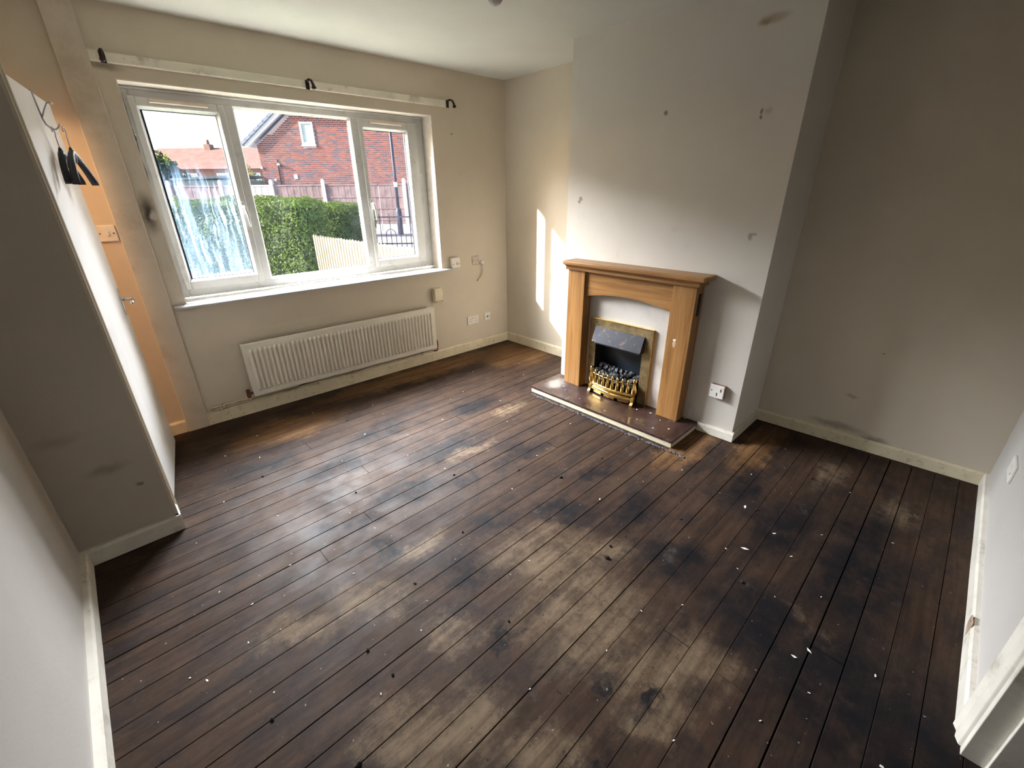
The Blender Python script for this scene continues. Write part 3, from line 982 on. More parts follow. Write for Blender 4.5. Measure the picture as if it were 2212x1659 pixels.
# left valve, dark and corroded
v = MB().tube([(-RW, -0.055, RZ0 + 0.022), (-RW - 0.030, -0.055, RZ0 + 0.022)], 0.009, 8)
v.lathe([(0.011, -0.024), (0.014, -0.012), (0.014, 0.018), (0.016, 0.024), (0.013, 0.036), (0.006, 0.040)], (-RW - 0.034, -0.055, RZ0 + 0.018), 10)
v.build('valve', M_RUST, rad)
v = MB().tube([(RW, -0.055, RZ0 + 0.022), (RW + 0.016, -0.055, RZ0 + 0.022)], 0.008, 8)
v.lathe([(0.008, -0.020), (0.010, 0.0), (0.010, 0.022), (0.007, 0.036), (0.004, 0.050)], (RW + 0.018, -0.055, RZ0 + 0.020), 10)
v.build('valve', M_RUST, rad)
MB().tube([(RW + 0.018, -0.055, RZ0 + 0.004), (RW + 0.018, -0.054, 0.115), (RW + 0.016, -0.045, 0.108), (RW - 0.01, -0.027, 0.106)], 0.0075, 8).build(
    'tail_pipe', M_COPPER, rad)
MB().tube([(-RW - 0.034, -0.055, RZ0 - 0.004), (-RW - 0.034, -0.054, 0.125), (-RW - 0.034, -0.040, 0.116), (-RW - 0.034, -0.027, 0.114)], 0.0075,
          8).build('tail_pipe', M_PIPE, rad)
# heating pipes along the skirting
for zc, wv, u0, u1, lab in ((0.103, -0.010, -2.80, -0.975, 'cream painted heating pipe running along the whole skirting board top'),
                            (0.121, -0.010, -2.80, -2.55, 'short upper heating pipe from the boxing to the corroded radiator valve')):
    hp = thing('heating_pipe', lab, 'pipe', WM @ T(u0, 0, 0))
    pts = [(t * (u1 - u0) / 12, wv - 0.008, zc + 0.003 * math.sin(t * 1.7)) for t in range(13)]
    MB().tube(pts, 0.0075, 8).build('tube', M_PIPE, hp)
    for cu in ([0.06, 0.75, 1.05, 1.72] if u1 > -2 else [0.08]):
        MB().box(cu - 0.006, cu + 0.006, wv - 0.019, 0.0, zc - 0.012, zc + 0.013).build('clip', M_PIPE, hp, None, 0.002)
cbl = MB().tube([(-2.20, -0.020, 0.118), (-2.10, -0.035, 0.135), (-2.02, -0.040, 0.142), (-1.93, -0.030, 0.128), (-1.87, -0.035, 0.14),
                 (-1.80, -0.04, 0.155), (-1.76, -0.035, 0.15)], 0.0028, 6)
tag(cbl.build('loose_cable', M_DCABLE, None, WM), 'thin dark cable lying behind the bottom of the radiator', 'cable')

# ------------------------------------------------------------------ sockets and plates on the window wall


def plate(mb, w, h, t=0.009, d=0.0):
    return mb.box(-w / 2, w / 2, -t - d, -d, -h / 2, h / 2)


so = thing('double_socket', 'white double power socket low on the window wall', 'socket', WM @ T(-0.466, 0, 0.312))
plate(MB(), 0.136, 0.082, 0.010).build('face_plate', M_PLASTIC, so, None, 0.003)
for s in (-1, 1):
    sl_ = MB()
    sl_.box(s * 0.034 - 0.002, s * 0.034 + 0.002, -0.0108, -0.009, 0.006, 0.016)
    sl_.box(s * 0.034 - 0.016, s * 0.034 - 0.008, -0.0108, -0.009, -0.014, -0.010)
    sl_.box(s * 0.034 + 0.008, s * 0.034 + 0.016, -0.0108, -0.009, -0.014, -0.010)
    sl_.build('pin_slots', M_SLOT, so)
    MB().box(s * 0.008 - 0.004, s * 0.008 + 0.004, -0.0135, -0.009, 0.010, 0.027).build('rocker', M_PLASTIC, so, None, 0.001)
sd = thing('phone_socket', 'small white telephone socket next to the double power socket', 'socket', WM @ T(-0.280, 0, 0.316))
plate(MB(), 0.080, 0.080, 0.010).build('face_plate', M_PLASTIC, sd, None, 0.003)
MB().box(-0.008, 0.008, -0.0112, -0.009, -0.010, 0.006).build('port', M_SLOT, sd)
for s in (-1, 1):
    MB().lathe([(0.004, -0.0112), (0.004, -0.009)], (s * 0.028, 0, 0), 8, 1).build('screw', M_SLOT, sd)
ss = thing('surface_switch', 'white surface mounted switch box at the sill end', 'switch', WM @ T(-0.653, 0, 0.897))
MB().box(-0.043, 0.043, -0.030, 0.0, -0.044, 0.044).build('back_box', M_CREAMP, ss, None, 0.004)
MB().box(-0.044, 0.044, -0.040, -0.030, -0.045, 0.045).build('face_plate', M_PLASTIC, ss, None, 0.003)
MB().box(0.004, 0.020, -0.044, -0.040, -0.020, 0.006).build('rocker', M_VENT, ss, None, 0.0015)
for s in (-1, 1):
    MB().lathe([(0.004, -0.0415), (0.004, -0.039)], (s * 0.032, 0, -0.012), 8, 1).build('screw', M_SLOT, ss)
jb = thing('junction_box', 'yellowed cream plastic box above the radiator end', 'box', WM @ T(-0.872, 0, 0.628))
b_ = MB()
b_.prism([(0.0, -0.068), (-0.036, -0.066), (-0.046, -0.045), (-0.050, 0.0), (-0.047, 0.045), (-0.036, 0.064), (0.0, 0.066)], 0, -0.042, 0.042)
b_.build('cover', M_CREAMP, jb, None, 0.004)
for s in (-1, 1):
    MB().lathe([(0.004, -0.047), (0.004, -0.036)], (s * 0.032, 0, -0.055), 8, 1).build('screw', M_SLOT, jb)
bp_ = thing('blank_plate', 'painted-over square blanking plate in the corner', 'plate', WM @ T(-0.400, 0, 0.892))
M_PLPAINT = plain('plate painted over', (0.55, 0.49, 0.41), 0.5, var=0.05)
plate(MB(), 0.082, 0.082, 0.006).build('face_plate', M_PLPAINT, bp_, None, 0.003)
for s in (-1, 1):
    MB().lathe([(0.004, -0.0075), (0.004, -0.005)], (s * 0.030, 0, -0.004), 8, 1).build('screw', M_SLOT, bp_)
for s, z in ((-1, 0.039), (1, -0.041)):
    MB().box(-0.026, 0.026, -0.0072, -0.005, z - 0.002, z + 0.002).build('rust_mark', M_COPPER, bp_)
pl = thing('cable_outlet', 'round white cable outlet with a dangling aerial lead', 'outlet', WM @ T(-0.332, 0, 0.862))
MB().lathe([(0.020, 0.0), (0.022, -0.012), (0.018, -0.028), (0.010, -0.034)], (0, 0, 0), 14, 1).build('cap', M_PLASTIC, pl)
MB().tube([(0, -0.018, -0.018), (0.003, -0.02, -0.05), (0.006, -0.016, -0.085), (-0.004, -0.012, -0.115), (-0.025, -0.012, -0.14), (-0.052, -0.010, -0.158)],
          0.0042, 8).build('lead', M_PLPAINT, pl)
MB().lump((-0.056, -0.010, -0.162), (0.014, 0.006, 0.006), 4, 1, 0.4).tube([(-0.05, -0.01, -0.158), (-0.052, -0.012, -0.175)], 0.002, 5).build(
    'connector', M_WIRE, pl)
# light switch by the door
ls = thing('light_switch', 'white light switch plate beside the boxing by the open door', 'switch', WM @ T(-3.008, 0, 1.303))
plate(MB(), 0.086, 0.086, 0.010).build('face_plate', M_PLASTIC, ls, None, 0.003)
MB().box(-0.006, 0.008, -0.015, -0.009, -0.012, 0.012).build('rocker', M_PLASTIC, ls, None, 0.001)
for s in (-1, 1):
    MB().lathe([(0.0038, -0.0115), (0.0038, -0.009)], (s * 0.030, 0, 0), 8, 1).build('screw', M_SLOT, ls)

# ------------------------------------------------------------------ door, hook, hangers
HX, HY = XD + 0.008, OY0 + 0.004
ang = -math.atan2(0.123, 0.785)
DMX = T(HX, HY, 0.008) @ Matrix.Rotation(ang, 4, 'Z')
door = thing('door_1', 'plain white flush door standing slightly ajar', 'door', DMX, kind='structure')
DL, DH = 0.792, 1.900
MB().box(-0.036, 0.0, 0.0, DL, 0.0, DH).build('door_leaf', M_DOOR, door, None, 0.0025)
hd = MB().box(0.0, 0.006, DL - 0.075, DL - 0.037, 0.865, 1.015).build('handle', M_CHROME, door, None, 0.002)
MB().tube([(0.004, DL - 0.056, 0.955), (0.030, DL - 0.056, 0.955), (0.048, DL - 0.058, 0.955), (0.056, DL - 0.070, 0.954), (0.056, DL - 0.10, 0.952),
           (0.055, DL - 0.150, 0.950), (0.053, DL - 0.172, 0.948)], [0.010, 0.009, 0.009, 0.009, 0.009, 0.009, 0.007], 10).build('lever', M_CHROME, hd)

hk = thing('over_door_hook', 'grey wire coat hook over the top of the white door', 'hook', DMX @ T(0, 0.42, DH))
MB().tube([(-0.040, 0, -0.05), (-0.040, 0, 0.004), (0.004, 0, 0.004), (0.005, 0, -0.05), (0.006, 0, -0.100), (0.010, 0.0, -0.122),
           (0.022, 0.0, -0.138), (0.037, 0.0, -0.140), (0.048, 0.0, -0.131), (0.054, 0, -0.120)], 0.0032, 7).build('wire', M_WIRE, hk)
MB().tube([(0.006, 0, -0.098), (0.022, 0, -0.068), (0.038, 0, -0.042), (0.047, 0, -0.036), (0.053, 0, -0.039)], 0.0032, 7).build('upper_prong', M_WIRE, hk)
for p_ in ((0.0545, 0, -0.118), (0.0545, 0, -0.040)):
    MB().lump(p_, (0.0055, 0.0055, 0.0055), 1, 2, 0.0, True).build('ball_tip', M_PLASTIC, hk)


def hanger(M, label, wid, drop):
    t = thing('coat_hanger', label, 'hanger', M, 'coat hangers on the door hook')
    pts = [(0, 0.018 * math.cos(a), -0.018 + 0.018 * math.sin(a)) for a in [PI * 1.05 - PI * 1.45 * i / 12 for i in range(13)]]
    pts += [(0, 0.004, -0.045), (0, 0, -0.06), (0, 0, -0.10)]
    MB().tube(pts, 0.0024, 6).build('hook', M_WIRE, t)
    MB().lump((0, 0, -0.112), (0.011, 0.016, 0.034), 2, 2, 0.1, True).build('neck', M_BLACK, t)
    n = 14
    for s in (-1, 1):
        m = MB()
        vs_, fs = [], []
        for i in range(n + 1):
            q = i / n
            yy = s * wid * q
            zz = -0.098 - drop * (0.25 * q + 0.75 * q ** 1.7) if s else 0
            hh = 0.019 - 0.008 * q
            ww = 0.009 + 0.005 * q
            xx = 0.010 * q * q
            vs_ += [(xx - ww, yy, zz - hh), (xx + ww, yy, zz - hh), (xx + ww, yy, zz + hh * 0.3), (xx, yy, zz + hh * 0.6), (xx - ww, yy, zz + hh * 0.3)]
        k = 5
        for i in range(n):
            for j in range(k):
                fs.append((i * k + j, i * k + (j + 1) % k, (i + 1) * k + (j + 1) % k, (i + 1) * k + j))
        fs += [tuple(range(k)), tuple(n * k + j for j in range(k))]
        m.add(vs_, fs, True).build('arm', M_BLACK, t)
    return t


HB = DMX @ T(0.032, 0.42, DH - 0.131)
hanger(HB @ T(-0.006, 0, 0) @ Matrix.Rotation(-0.06, 4, 'Z'), 'black coat hanger hanging closest to the white door', 0.115, 0.120)
hanger(HB @ T(0.030, 0, 0.002) @ Matrix.Rotation(-0.10, 4, 'Z'), 'black coat hanger hanging outermost on the door hook', 0.150, 0.125)

# hall lamp behind the door
hlamp = thing('hall_lamp', 'warm hall lamp hidden behind the ajar door', 'lamp', T(-0.75, 2.95, CEIL))
m_em, nt_, b__ = new_mat('warm lamp glass')
b__.inputs['Emission Color'].default_value = (1.0, 0.55, 0.22, 1)
b__.inputs['Emission Strength'].default_value = 12.0
MB().lathe([(0.04, 0.0), (0.05, -0.02), (0.10, -0.05), (0.12, -0.09), (0.10, -0.13), (0.03, -0.15)], (0, 0, 0), 16).build('shade', m_em, hlamp)
ld = bpy.data.lights.new('hall_lamp_light', 'POINT')
ld.energy = 16.0
ld.color = (1.0, 0.60, 0.30)
ld.shadow_soft_size = 0.12
lo = bpy.data.objects.new('hall_lamp_light', ld)
COL.objects.link(lo)
lo.parent = hlamp
lo.location = (0, 0, -0.30)

# ------------------------------------------------------------------ ceiling pendant
pd = thing('pendant_light', 'bare unlit pearl light bulb hanging from the ceiling', 'light', T(1.374, 1.505, CEIL))
MB().lathe([(0.045, 0.0), (0.045, -0.012), (0.020, -0.026), (0.008, -0.030)], n=16).build('ceiling_rose', M_PLASTIC, pd)
MB().tube([(0, 0, -0.028), (0, 0, -0.12)], 0.003, 6).build('cord', M_CABLE, pd)
MB().lathe([(0.007, -0.115), (0.017, -0.125), (0.019, -0.155), (0.021, -0.165), (0.015, -0.168)], n=14).build('lamp_holder', M_PLASTIC, pd)
MB().lathe([(0.013, -0.166), (0.015, -0.180), (0.022, -0.200), (0.029, -0.222), (0.0305, -0.238), (0.028, -0.254), (0.020, -0.266), (0.009, -0.272), (0.001, -0.273)],
           n=20).build('bulb', M_BULB, pd)

# ------------------------------------------------------------------ hearth and fireplace
HX0, HY0, HY1, HZ = 2.345, 1.005, 2.235, 0.052
he = thing('hearth', 'dark brown polished hearth slab with cream edge', 'hearth', T(HX0, (HY0 + HY1) / 2, 0))
hw = (HY1 - HY0) / 2
MB().box(0.0, XB - HX0, -hw, hw, 0.036, HZ).build('slab', M_HEARTH, he, None, 0.004)
MB().box(0.006, XB - HX0, -hw + 0.006, hw - 0.006, 0.0, 0.036).build('edge_strip', M_SKIRT, he, None, 0.002)

SX = 2.605
su = thing('fireplace_surround', 'golden oak fireplace surround with arched frieze and mantel shelf', 'fireplace', T(SX, 1.607, HZ))


def loc(x0, x1, y0, y1, z0, z1, mb=None):
    return (mb or MB()).box(x0 - SX, x1 - SX, y0 - 1.607, y1 - 1.607, z0 - HZ, z1 - HZ)


LR0, LR1, LL0, LL1 = 1.113, 1.266, 1.948, 2.100
for a, b_ in ((LR0, LR1), (LL0, LL1)):
    lg = loc(SX, XB, a, b_, HZ, 0.968).build('leg', M_OAKZ, su, None, 0.003)
    if a == LR0:
        pa = MB().lump((-0.0005, 1.205 - 1.607, 0.535), (0.0014, 0.014, 0.022), 5, 2, 0.4)
        tag(pa.build('torn_patch', plain('torn paper', (0.55, 0.36, 0.22), 0.7), lg), 'torn sticker patch on the leg')
        pa = MB().lump((-0.001, 1.207 - 1.607, 0.560), (0.002, 0.012, 0.008), 8, 2, 0.6)
        pa.build('torn_paper', plain('torn white paper', (0.85, 0.85, 0.85), 0.6), lg)
        ho = MB().box(0.035, 0.075, LR0 - 0.0012 - 1.607, LR0 + 0.001 - 1.607, 0.725, 0.865)
        tag(ho.build('dark_recess', M_BLACK, lg, None, 0.001), 'dark slot on the outer side of the leg')
# frieze with an arched lower edge
poly = [(LR1 - 1.607, 0.968 - HZ), (LR1 - 1.607, 0.782 - HZ)]
for i in range(1, 20):
    t = i / 20
    poly.append((LR1 + (LL0 - LR1) * t - 1.607, 0.782 + 0.040 * math.sin(PI * t) ** 0.85 - HZ))
poly += [(LL0 - 1.607, 0.782 - HZ), (LL0 - 1.607, 0.968 - HZ)]
MB().prism(poly, 0, 0.022, 0.045).build('frieze', M_OAKY, su)
# cornice and shelf
loc(SX - 0.022, XB, LR0 - 0.020, LL1 + 0.010, 0.966, 0.992).build('cornice', M_OAKY, su, None, 0.004)
loc(SX - 0.034, XB, LR0 - 0.032, LL1 + 0.014, 0.990, 1.004).build('moulding', M_OAKY, su, None, 0.006, 3)
loc(SX - 0.056, XB, 1.054, 2.117, 1.003, 1.033).build('mantel_shelf', M_OAKY, su, None, 0.008, 3)
# back panel with an opening for the fire
bpn = MB()
loc(2.690, XB, LR1, FY0, HZ, 0.90, bpn)
loc(2.690, XB, FY1, LL0, HZ, 0.90, bpn)
loc(2.690, XB, FY0, FY1, FZ1, 0.90, bpn)
bpn.build('back_panel', M_PANEL, su)

# electric fire
ef = thing('electric_fire', 'black and brass electric fire with imitation coals', 'fire', T(2.69, 1.662, HZ))


def el(x0, x1, y0, y1, z0, z1, mb=None):
    return (mb or MB()).box(x0 - 2.69, x1 - 2.69, y0 - 1.662, y1 - 1.662, z0 - HZ, z1 - HZ)


bf = MB()
el(2.674, 2.690, 1.392, FY0, HZ, 0.617, bf)
el(2.674, 2.690, FY1, 1.912, HZ, 0.617, bf)
el(2.674, 2.690, FY0, FY1, FZ1, 0.617, bf)
bfo = bf.build('brass_frame', M_BRASSD, ef)
rimb = MB()
el(2.669, 2.690, 1.388, 1.394, HZ, 0.620, rimb)
el(2.669, 2.690, 1.910, 1.916, HZ, 0.620, rimb)
el(2.669, 2.690, 1.388, 1.916, 0.616, 0.622, rimb)
rimb.build('rim', M_BRASS, bfo, None, 0.001)
MB().lathe([(0.006, -0.003), (0.005, 0.0)], (-0.016, 1.862 - 1.662, 0.595 - HZ), 8, 0).build('rivet', M_BRASS, bfo)
fb = MB()
el(2.680, XB + 0.155, FY0, FY0 + 0.004, HZ, FZ1, fb)
el(2.680, XB + 0.155, FY1 - 0.004, FY1, HZ, FZ1, fb)
el(2.680, XB + 0.155, FY0, FY1, FZ1 - 0.004, FZ1, fb)
el(2.680, XB + 0.155, FY0, FY1, HZ, HZ + 0.004, fb)
fb.build('firebox', M_FIREBOX, ef)
el(XB + 0.085, XB + 0.089, FY0, FY1, HZ, FZ1).build('fire_back', M_FIREBACK, ef)
# sloping hood with closed cheeks
hy0, hy1 = FY0 - 0.012 - 1.662, FY1 + 0.002 - 1.662
zt, zb = 0.562 - HZ, 0.452 - HZ
pr = [(-0.016, zt), (-0.024, zt), (-0.070, zb), (-0.070, zb - 0.008), (-0.064, zb - 0.008), (-0.016, zt - 0.012)]
hood = MB().prism(pr, 1, hy0, hy1)
for yy in (hy0, hy1 - 0.003):
    hood.prism([(-0.016, zt), (-0.070, zb), (-0.070, zb - 0.008), (-0.016, zb - 0.008)], 1, yy, yy + 0.003)
hd_ = hood.build('hood', M_HOOD, ef)
MB().lathe([(0.006, -0.004), (0.007, 0.0)], (-0.066, hy1 - 0.012, zb + 0.005), 10, 0).build('screw', M_BRASS, hd_)
# coal tray and coals
el(2.615, XB + 0.085, FY0 + 0.006, FY1 - 0.006, HZ + 0.05, HZ + 0.085).build('coal_tray', M_FIREBOX, ef)
coal_mes = []
for i in range(5):
    me = MB().lump((0, 0, 0), (0.029, 0.027, 0.025), i * 7 + 2, 2, 0.75).mesh('coal')
    me.materials.append(M_COAL)
    coal_mes.append(me)
for row, (xx, zz, n) in enumerate(((2.630, 0.198, 8), (2.672, 0.226, 8), (2.718, 0.256, 8), (2.755, 0.235, 7))):
    for i in range(n):
        yy = FY0 + 0.034 + (FY1 - FY0 - 0.068) * (i + 0.5 * (row % 2) * 0.6) / (n - 0.6)
        rot = Matrix.Rotation(random.uniform(0, 6.28), 4, Vector((random.random(), random.random(), random.random() + 0.1)).normalized())
        s = random.uniform(0.9, 1.2)
        link('coal', random.choice(coal_mes), ef, T(xx - 2.69 + random.uniform(-0.006, 0.006), yy - 1.662, zz - HZ - 0.022 + random.uniform(-0.008, 0.008))
             @ rot @ Matrix.Diagonal((s, s, s, 1)))
# bowed brass fret
fret = bpy.data.objects.new('fret', None)
COL.objects.link(fret)
fret.parent = ef
fret.empty_display_size = 0.05
FA, FB = 1.452 - 1.662, 1.828 - 1.662


def bow(t, extra=0.0):
    return Vector((2.604 - 2.69 - extra - 0.030 * (1 - (2 * t - 1) ** 2), FA + (FB - FA) * t, 0))


def bowed_strip(mb, z0, z1, th, bulge=0.0):
    n = 16
    vs_, fs = [], []
    for i in range(n + 1):
        p = bow(i / n)
        for dx, z in ((0, z0), (-th * 0.6, z0 + (z1 - z0) * 0.15), (-th - bulge, (z0 + z1) / 2), (-th * 0.6, z1 - (z1 - z0) * 0.15), (0, z1), (th * 0.5, z1), (th * 0.5, z0)):
            vs_.append((p.x + dx, p.y, z))
    k = 7
    for i in range(n):
        for j in range(k):
            fs.append((i * k + j, i * k + (j + 1) % k, (i + 1) * k + (j + 1) % k, (i + 1) * k + j))
    fs += [tuple(range(k)), tuple(n * k + j for j in range(k))]
    return mb.add(vs_, fs, True)


bowed_strip(MB(), 0.066, 0.096, 0.009, 0.005).build('middle_rail', M_BRASS, fret)
bowed_strip(MB(), 0.026, 0.062, 0.006, 0.006).build('bottom_rail', M_BRASS, fret)
n = 16
MB().tube([bow(i / n) + Vector((0, 0, 0.165)) for i in range(n + 1)], 0.0042, 6).build('top_rail', M_BRASS, fret)
for t0, t1 in ((0.08, 0.30), (0.38, 0.62), (0.70, 0.92)):
    lowp = MB()
    q = [bow(t0), bow((t0 + t1) / 2), bow(t1)]
    for a, b_ in zip(q[:-1], q[1:]):
        lowp.add([(a.x - 0.002, a.y, 0.014), (b_.x - 0.002, b_.y, 0.014), (b_.x - 0.002, b_.y, 0.034), (a.x - 0.002, a.y, 0.034),
                  (a.x + 0.002, a.y, 0.014), (b_.x + 0.002, b_.y, 0.014), (b_.x + 0.002, b_.y, 0.034), (a.x + 0.002, a.y, 0.034)],
                 [(0, 1, 2, 3), (4, 7, 6, 5), (0, 4, 5, 1), (3, 2, 6, 7), (0, 3, 7, 4), (1, 5, 6, 2)])
    lowp.build('apron', M_BRASS, fret)

MB().lump((bow(0.5).x - 0.010, bow(0.5).y, 0.060), (0.006, 0.006, 0.005), 1, 2, 0, True).build('knob', M_BRASS, fret)
sp = MB().lathe([(0.006, 0.086), (0.012, 0.096), (0.0150, 0.110), (0.0140, 0.126), (0.009, 0.150), (0.0055, 0.164), (0.0085, 0.169), (0.0115, 0.177),
                 (0.0105, 0.186), (0.005, 0.195), (0.0008, 0.199)], n=12).mesh('spindle')
sp.materials.append(M_BRASS)
for i in range(8):
    p = bow(0.115 + 0.77 * i / 7)
    link('spindle', sp, fret, T(p.x, p.y, 0))
for t in (0.0, 1.0):
    p = bow(t)
    MB().lathe([(0.008, 0.060), (0.010, 0.078), (0.018, 0.094), (0.0215, 0.115), (0.018, 0.140), (0.011, 0.164), (0.007, 0.176), (0.011, 0.182), (0.0155, 0.193),
                (0.015, 0.203), (0.009, 0.212), (0.001, 0.216)], (p.x, p.y, 0), 14).build('end_finial', M_BRASS, fret)
    MB().prism([(-0.030, 0.0), (0.018, 0.0), (0.018, 0.012), (0.012, 0.022), (0.012, 0.066), (-0.014, 0.066), (-0.016, 0.030), (-0.030, 0.014)], 1, p.y - 0.012,
               p.y + 0.012).build('foot', M_BRASS, fret, T(p.x, 0, 0), 0.002)

# power spur with a back box tinted for its side shadow and the fire's cable
sk = thing('fused_spur', 'white fused spur on a box tinted red-brown for its side shadow beside the fireplace', 'socket', T(XB, 0.916, 0.317))
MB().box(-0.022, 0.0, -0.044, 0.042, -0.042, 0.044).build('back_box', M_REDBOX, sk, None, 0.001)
MB().box(-0.031, -0.022, -0.044, 0.044, -0.043, 0.045).build('face_plate', M_PLASTIC, sk, None, 0.003)
for yy, z0, z1 in ((-0.024, 0.004, 0.024), (-0.002, -0.028, -0.006)):
    MB().box(-0.0325, -0.030, yy - 0.0025, yy + 0.0025, z0, z1).build('slot', M_SLOT, sk)
MB().lathe([(0.004, -0.0325), (0.004, -0.030)], (0, 0.032, 0.006), 8, 0).build('screw', M_SLOT, sk)
cb_ = MB().tube([(2.69, 1.10, 0.055), (2.680, 1.085, 0.060), (2.682, 1.062, 0.085), (2.69, 1.055, 0.115), (2.70, 1.065, 0.145), (2.706, 1.09, 0.165), (2.706, 1.105, 0.17)],
                0.0032, 6)
tag(cb_.build('fire_cable', M_CABLE, None), 'loop of white cable on the hearth behind the oak leg', 'cable')

# socket on the front wall
so2 = thing('wall_socket', 'white socket on the near wall by the doorway, seen edge on', 'socket', T(2.70, YF, 0.355))
MB().box(-0.070, 0.070, 0.0, 0.010, -0.042, 0.042).build('face_plate', M_PLASTIC, so2, None, 0.003)
MB().box(-0.004, 0.004, 0.009, 0.014, 0.008, 0.024).build('rocker', M_PLASTIC, so2, None, 0.001)
MB().box(-0.036, -0.032, 0.0095, 0.0108, -0.014, -0.004).build('pin_slot', M_SLOT, so2)

# ------------------------------------------------------------------ fluff in front of the hearth, chips and crumbs on the floor
fluff = MB()
for i in range(90):
    yy = HY0 - 0.10 + (HY1 - HY0 + 0.05) * i / 89
    fluff.lump((HX0 - 0.026 - random.random() * 0.016, yy, 0.003), (random.uniform(0.004, 0.013), random.uniform(0.006, 0.018), random.uniform(0.002, 0.005)), i, 1, 0.7)
tag(fluff.build('dust_fluff', M_DUST), 'grey dust and carpet fluff along the hearth edge', 'dust', kind='stuff')

chip_mes = []
for i in range(5):
    m = MB()
    n = random.randint(4, 6)
    pts = []
    for j in range(n):
        a = 2 * PI * j / n + random.uniform(-0.4, 0.4)
        rr = random.uniform(0.5, 1.0)
        pts.append((math.cos(a) * rr, math.sin(a) * rr * 0.6))
    m.prism(pts, 2, 0.0, 0.22)
    me = m.mesh('plaster_chip')
    me.materials.append(M_CHIP)
    chip_mes.append(me)
crumb_mes = []
for i in range(3):
    me = MB().lump((0, 0, 0.35), (1, 0.7, 0.45), i * 5 + 1, 1, 0.6).mesh('dark_crumb')
    me.materials.append(M_CRUMB)
    crumb_mes.append(me)
CHIPS = [(1.62, 1.03, .010), (1.69, 1.55, .008), (1.20, 1.84, .008), (1.05, 2.55, .010), (1.55, 2.35, .011), (1.95, 2.62, .008), (2.28, 2.9, .007),
         (1.86, 2.0, .008), (2.15, 1.66, .008), (1.35, 1.42, .007), (2.00, 0.30, .012), (1.90, 0.20, .009), (1.74, 0.42, .010), (1.66, 0.34, .008),
         (2.42, 0.55, .009), (2.15, 0.14, .009), (1.75, 0.05, .007), (1.18, 0.52, .008), (1.32, 0.42, .008), (1.05, 1.0, .006), (0.46, 1.48, .006),
         (0.10, 1.62, .010), (0.04, 1.45, .008), (-0.10, 1.40, .011), (-0.14, 1.45, .007), (0.02, 1.78, .007), (-0.20, 1.0, .009), (-0.21, 0.90, .012),
         (0.05, 1.2, .006), (0.35, 2.1, .008), (0.18, 2.42, .007), (0.45, 2.75, .010), (0.30, 2.92, .011), (0.52, 3.05, .009), (0.92, 3.12, .008),
         (1.30, 2.92, .008), (0.80, 2.35, .007), (1.12, 2.12, .007), (0.62, 1.86, .008), (1.52, -0.16, .010), (1.30, -0.02, .008), (1.62, 0.18, .007),
         (2.32, -0.10, .007), (2.62, 0.12, .007), (2.85, 0.50, .008), (2.55, 2.52, .008), (2.72, 2.75, .009), (2.35, 3.10, .009), (0.95, 0.52, .006),
         (0.66, 0.62, .006), (0.52, 1.05, .006), (0.30, 0.95, .006), (1.22, -0.22, .011), (1.10, 0.06, .007), (0.28, 1.72, .008), (2.05, 2.28, .007),
         (2.18, 0.85, .007), (1.92, 0.95, .007), (1.40, 0.05, .012), (0.86, 0.22, .007)]
rs = random.Random(3)
for (x, y, s) in CHIPS:
    o = link('plaster_chip', rs.choice(chip_mes), None, T(x, y, 0.0006) @ Matrix.Rotation(rs.uniform(0, 6.28), 4, 'Z')
             @ Matrix.Diagonal((s * 0.85, s * 0.75, s * 0.7, 1)))
    tag(o, 'small white chip of plaster lying on the dark floorboards', 'plaster chip', 'plaster chips scattered on the floor')
for (x, y, s) in [(1.62, 1.30, .013), (1.31, 0.77, .014), (1.38, 0.80, .008), (1.50, 1.52, .008), (1.20, 1.75, .009), (0.95, 1.35, .008), (0.72, 2.0, .008),
                  (0.62, 1.25, .007), (0.34, 1.12, .009), (0.36, 0.98, .007), (0.78, 0.85, .007), (1.78, 0.66, .009), (1.60, 0.30, .009), (2.12, 0.42, .009),
                  (0.02, 1.12, .009), (0.40, 2.52, .010), (1.05, 2.82, .008), (2.40, 2.62, .008), (1.95, 1.25, .009), (0.16, 0.82, .012), (2.62, 0.30, .009)]:
    o = link('dark_crumb', rs.choice(crumb_mes), None, T(x, y, 0.0) @ Matrix.Rotation(rs.uniform(0, 6.28), 4, 'Z') @ Matrix.Diagonal((s, s, s, 1)))
    tag(o, 'small black crumb of dirt lying on the floorboards', 'crumb', 'dark crumbs scattered on the floor')
for (x, y, a, L_) in [(2.10, 0.47, 0.4, .030), (1.80, 0.36, 2.0, .035), (1.46, 0.02, 1.1, .022)]:
    o = MB().prism([(-L_ / 2, 0.0), (0, -L_ * 0.22), (L_ / 2, -0.004), (L_ * 0.1, L_ * 0.16)], 2, 0.0, 0.002).build(
        'paper_scrap', M_CHIP, None, T(x, y, 0.0006) @ Matrix.Rotation(a, 4, 'Z'))
    tag(o, 'pale pointed scrap of paper on the black stained boards', 'paper scrap', 'paper scraps on the floor')
bs = MB().lump((2.475, 1.975, HZ + 0.002), (0.008, 0.012, 0.003), 2, 1, 0.5)
tag(bs.build('blue_scrap', plain('blue plastic', (0.05, 0.12, 0.6), 0.4)), 'tiny blue plastic scrap on the hearth by the fret', 'scrap')
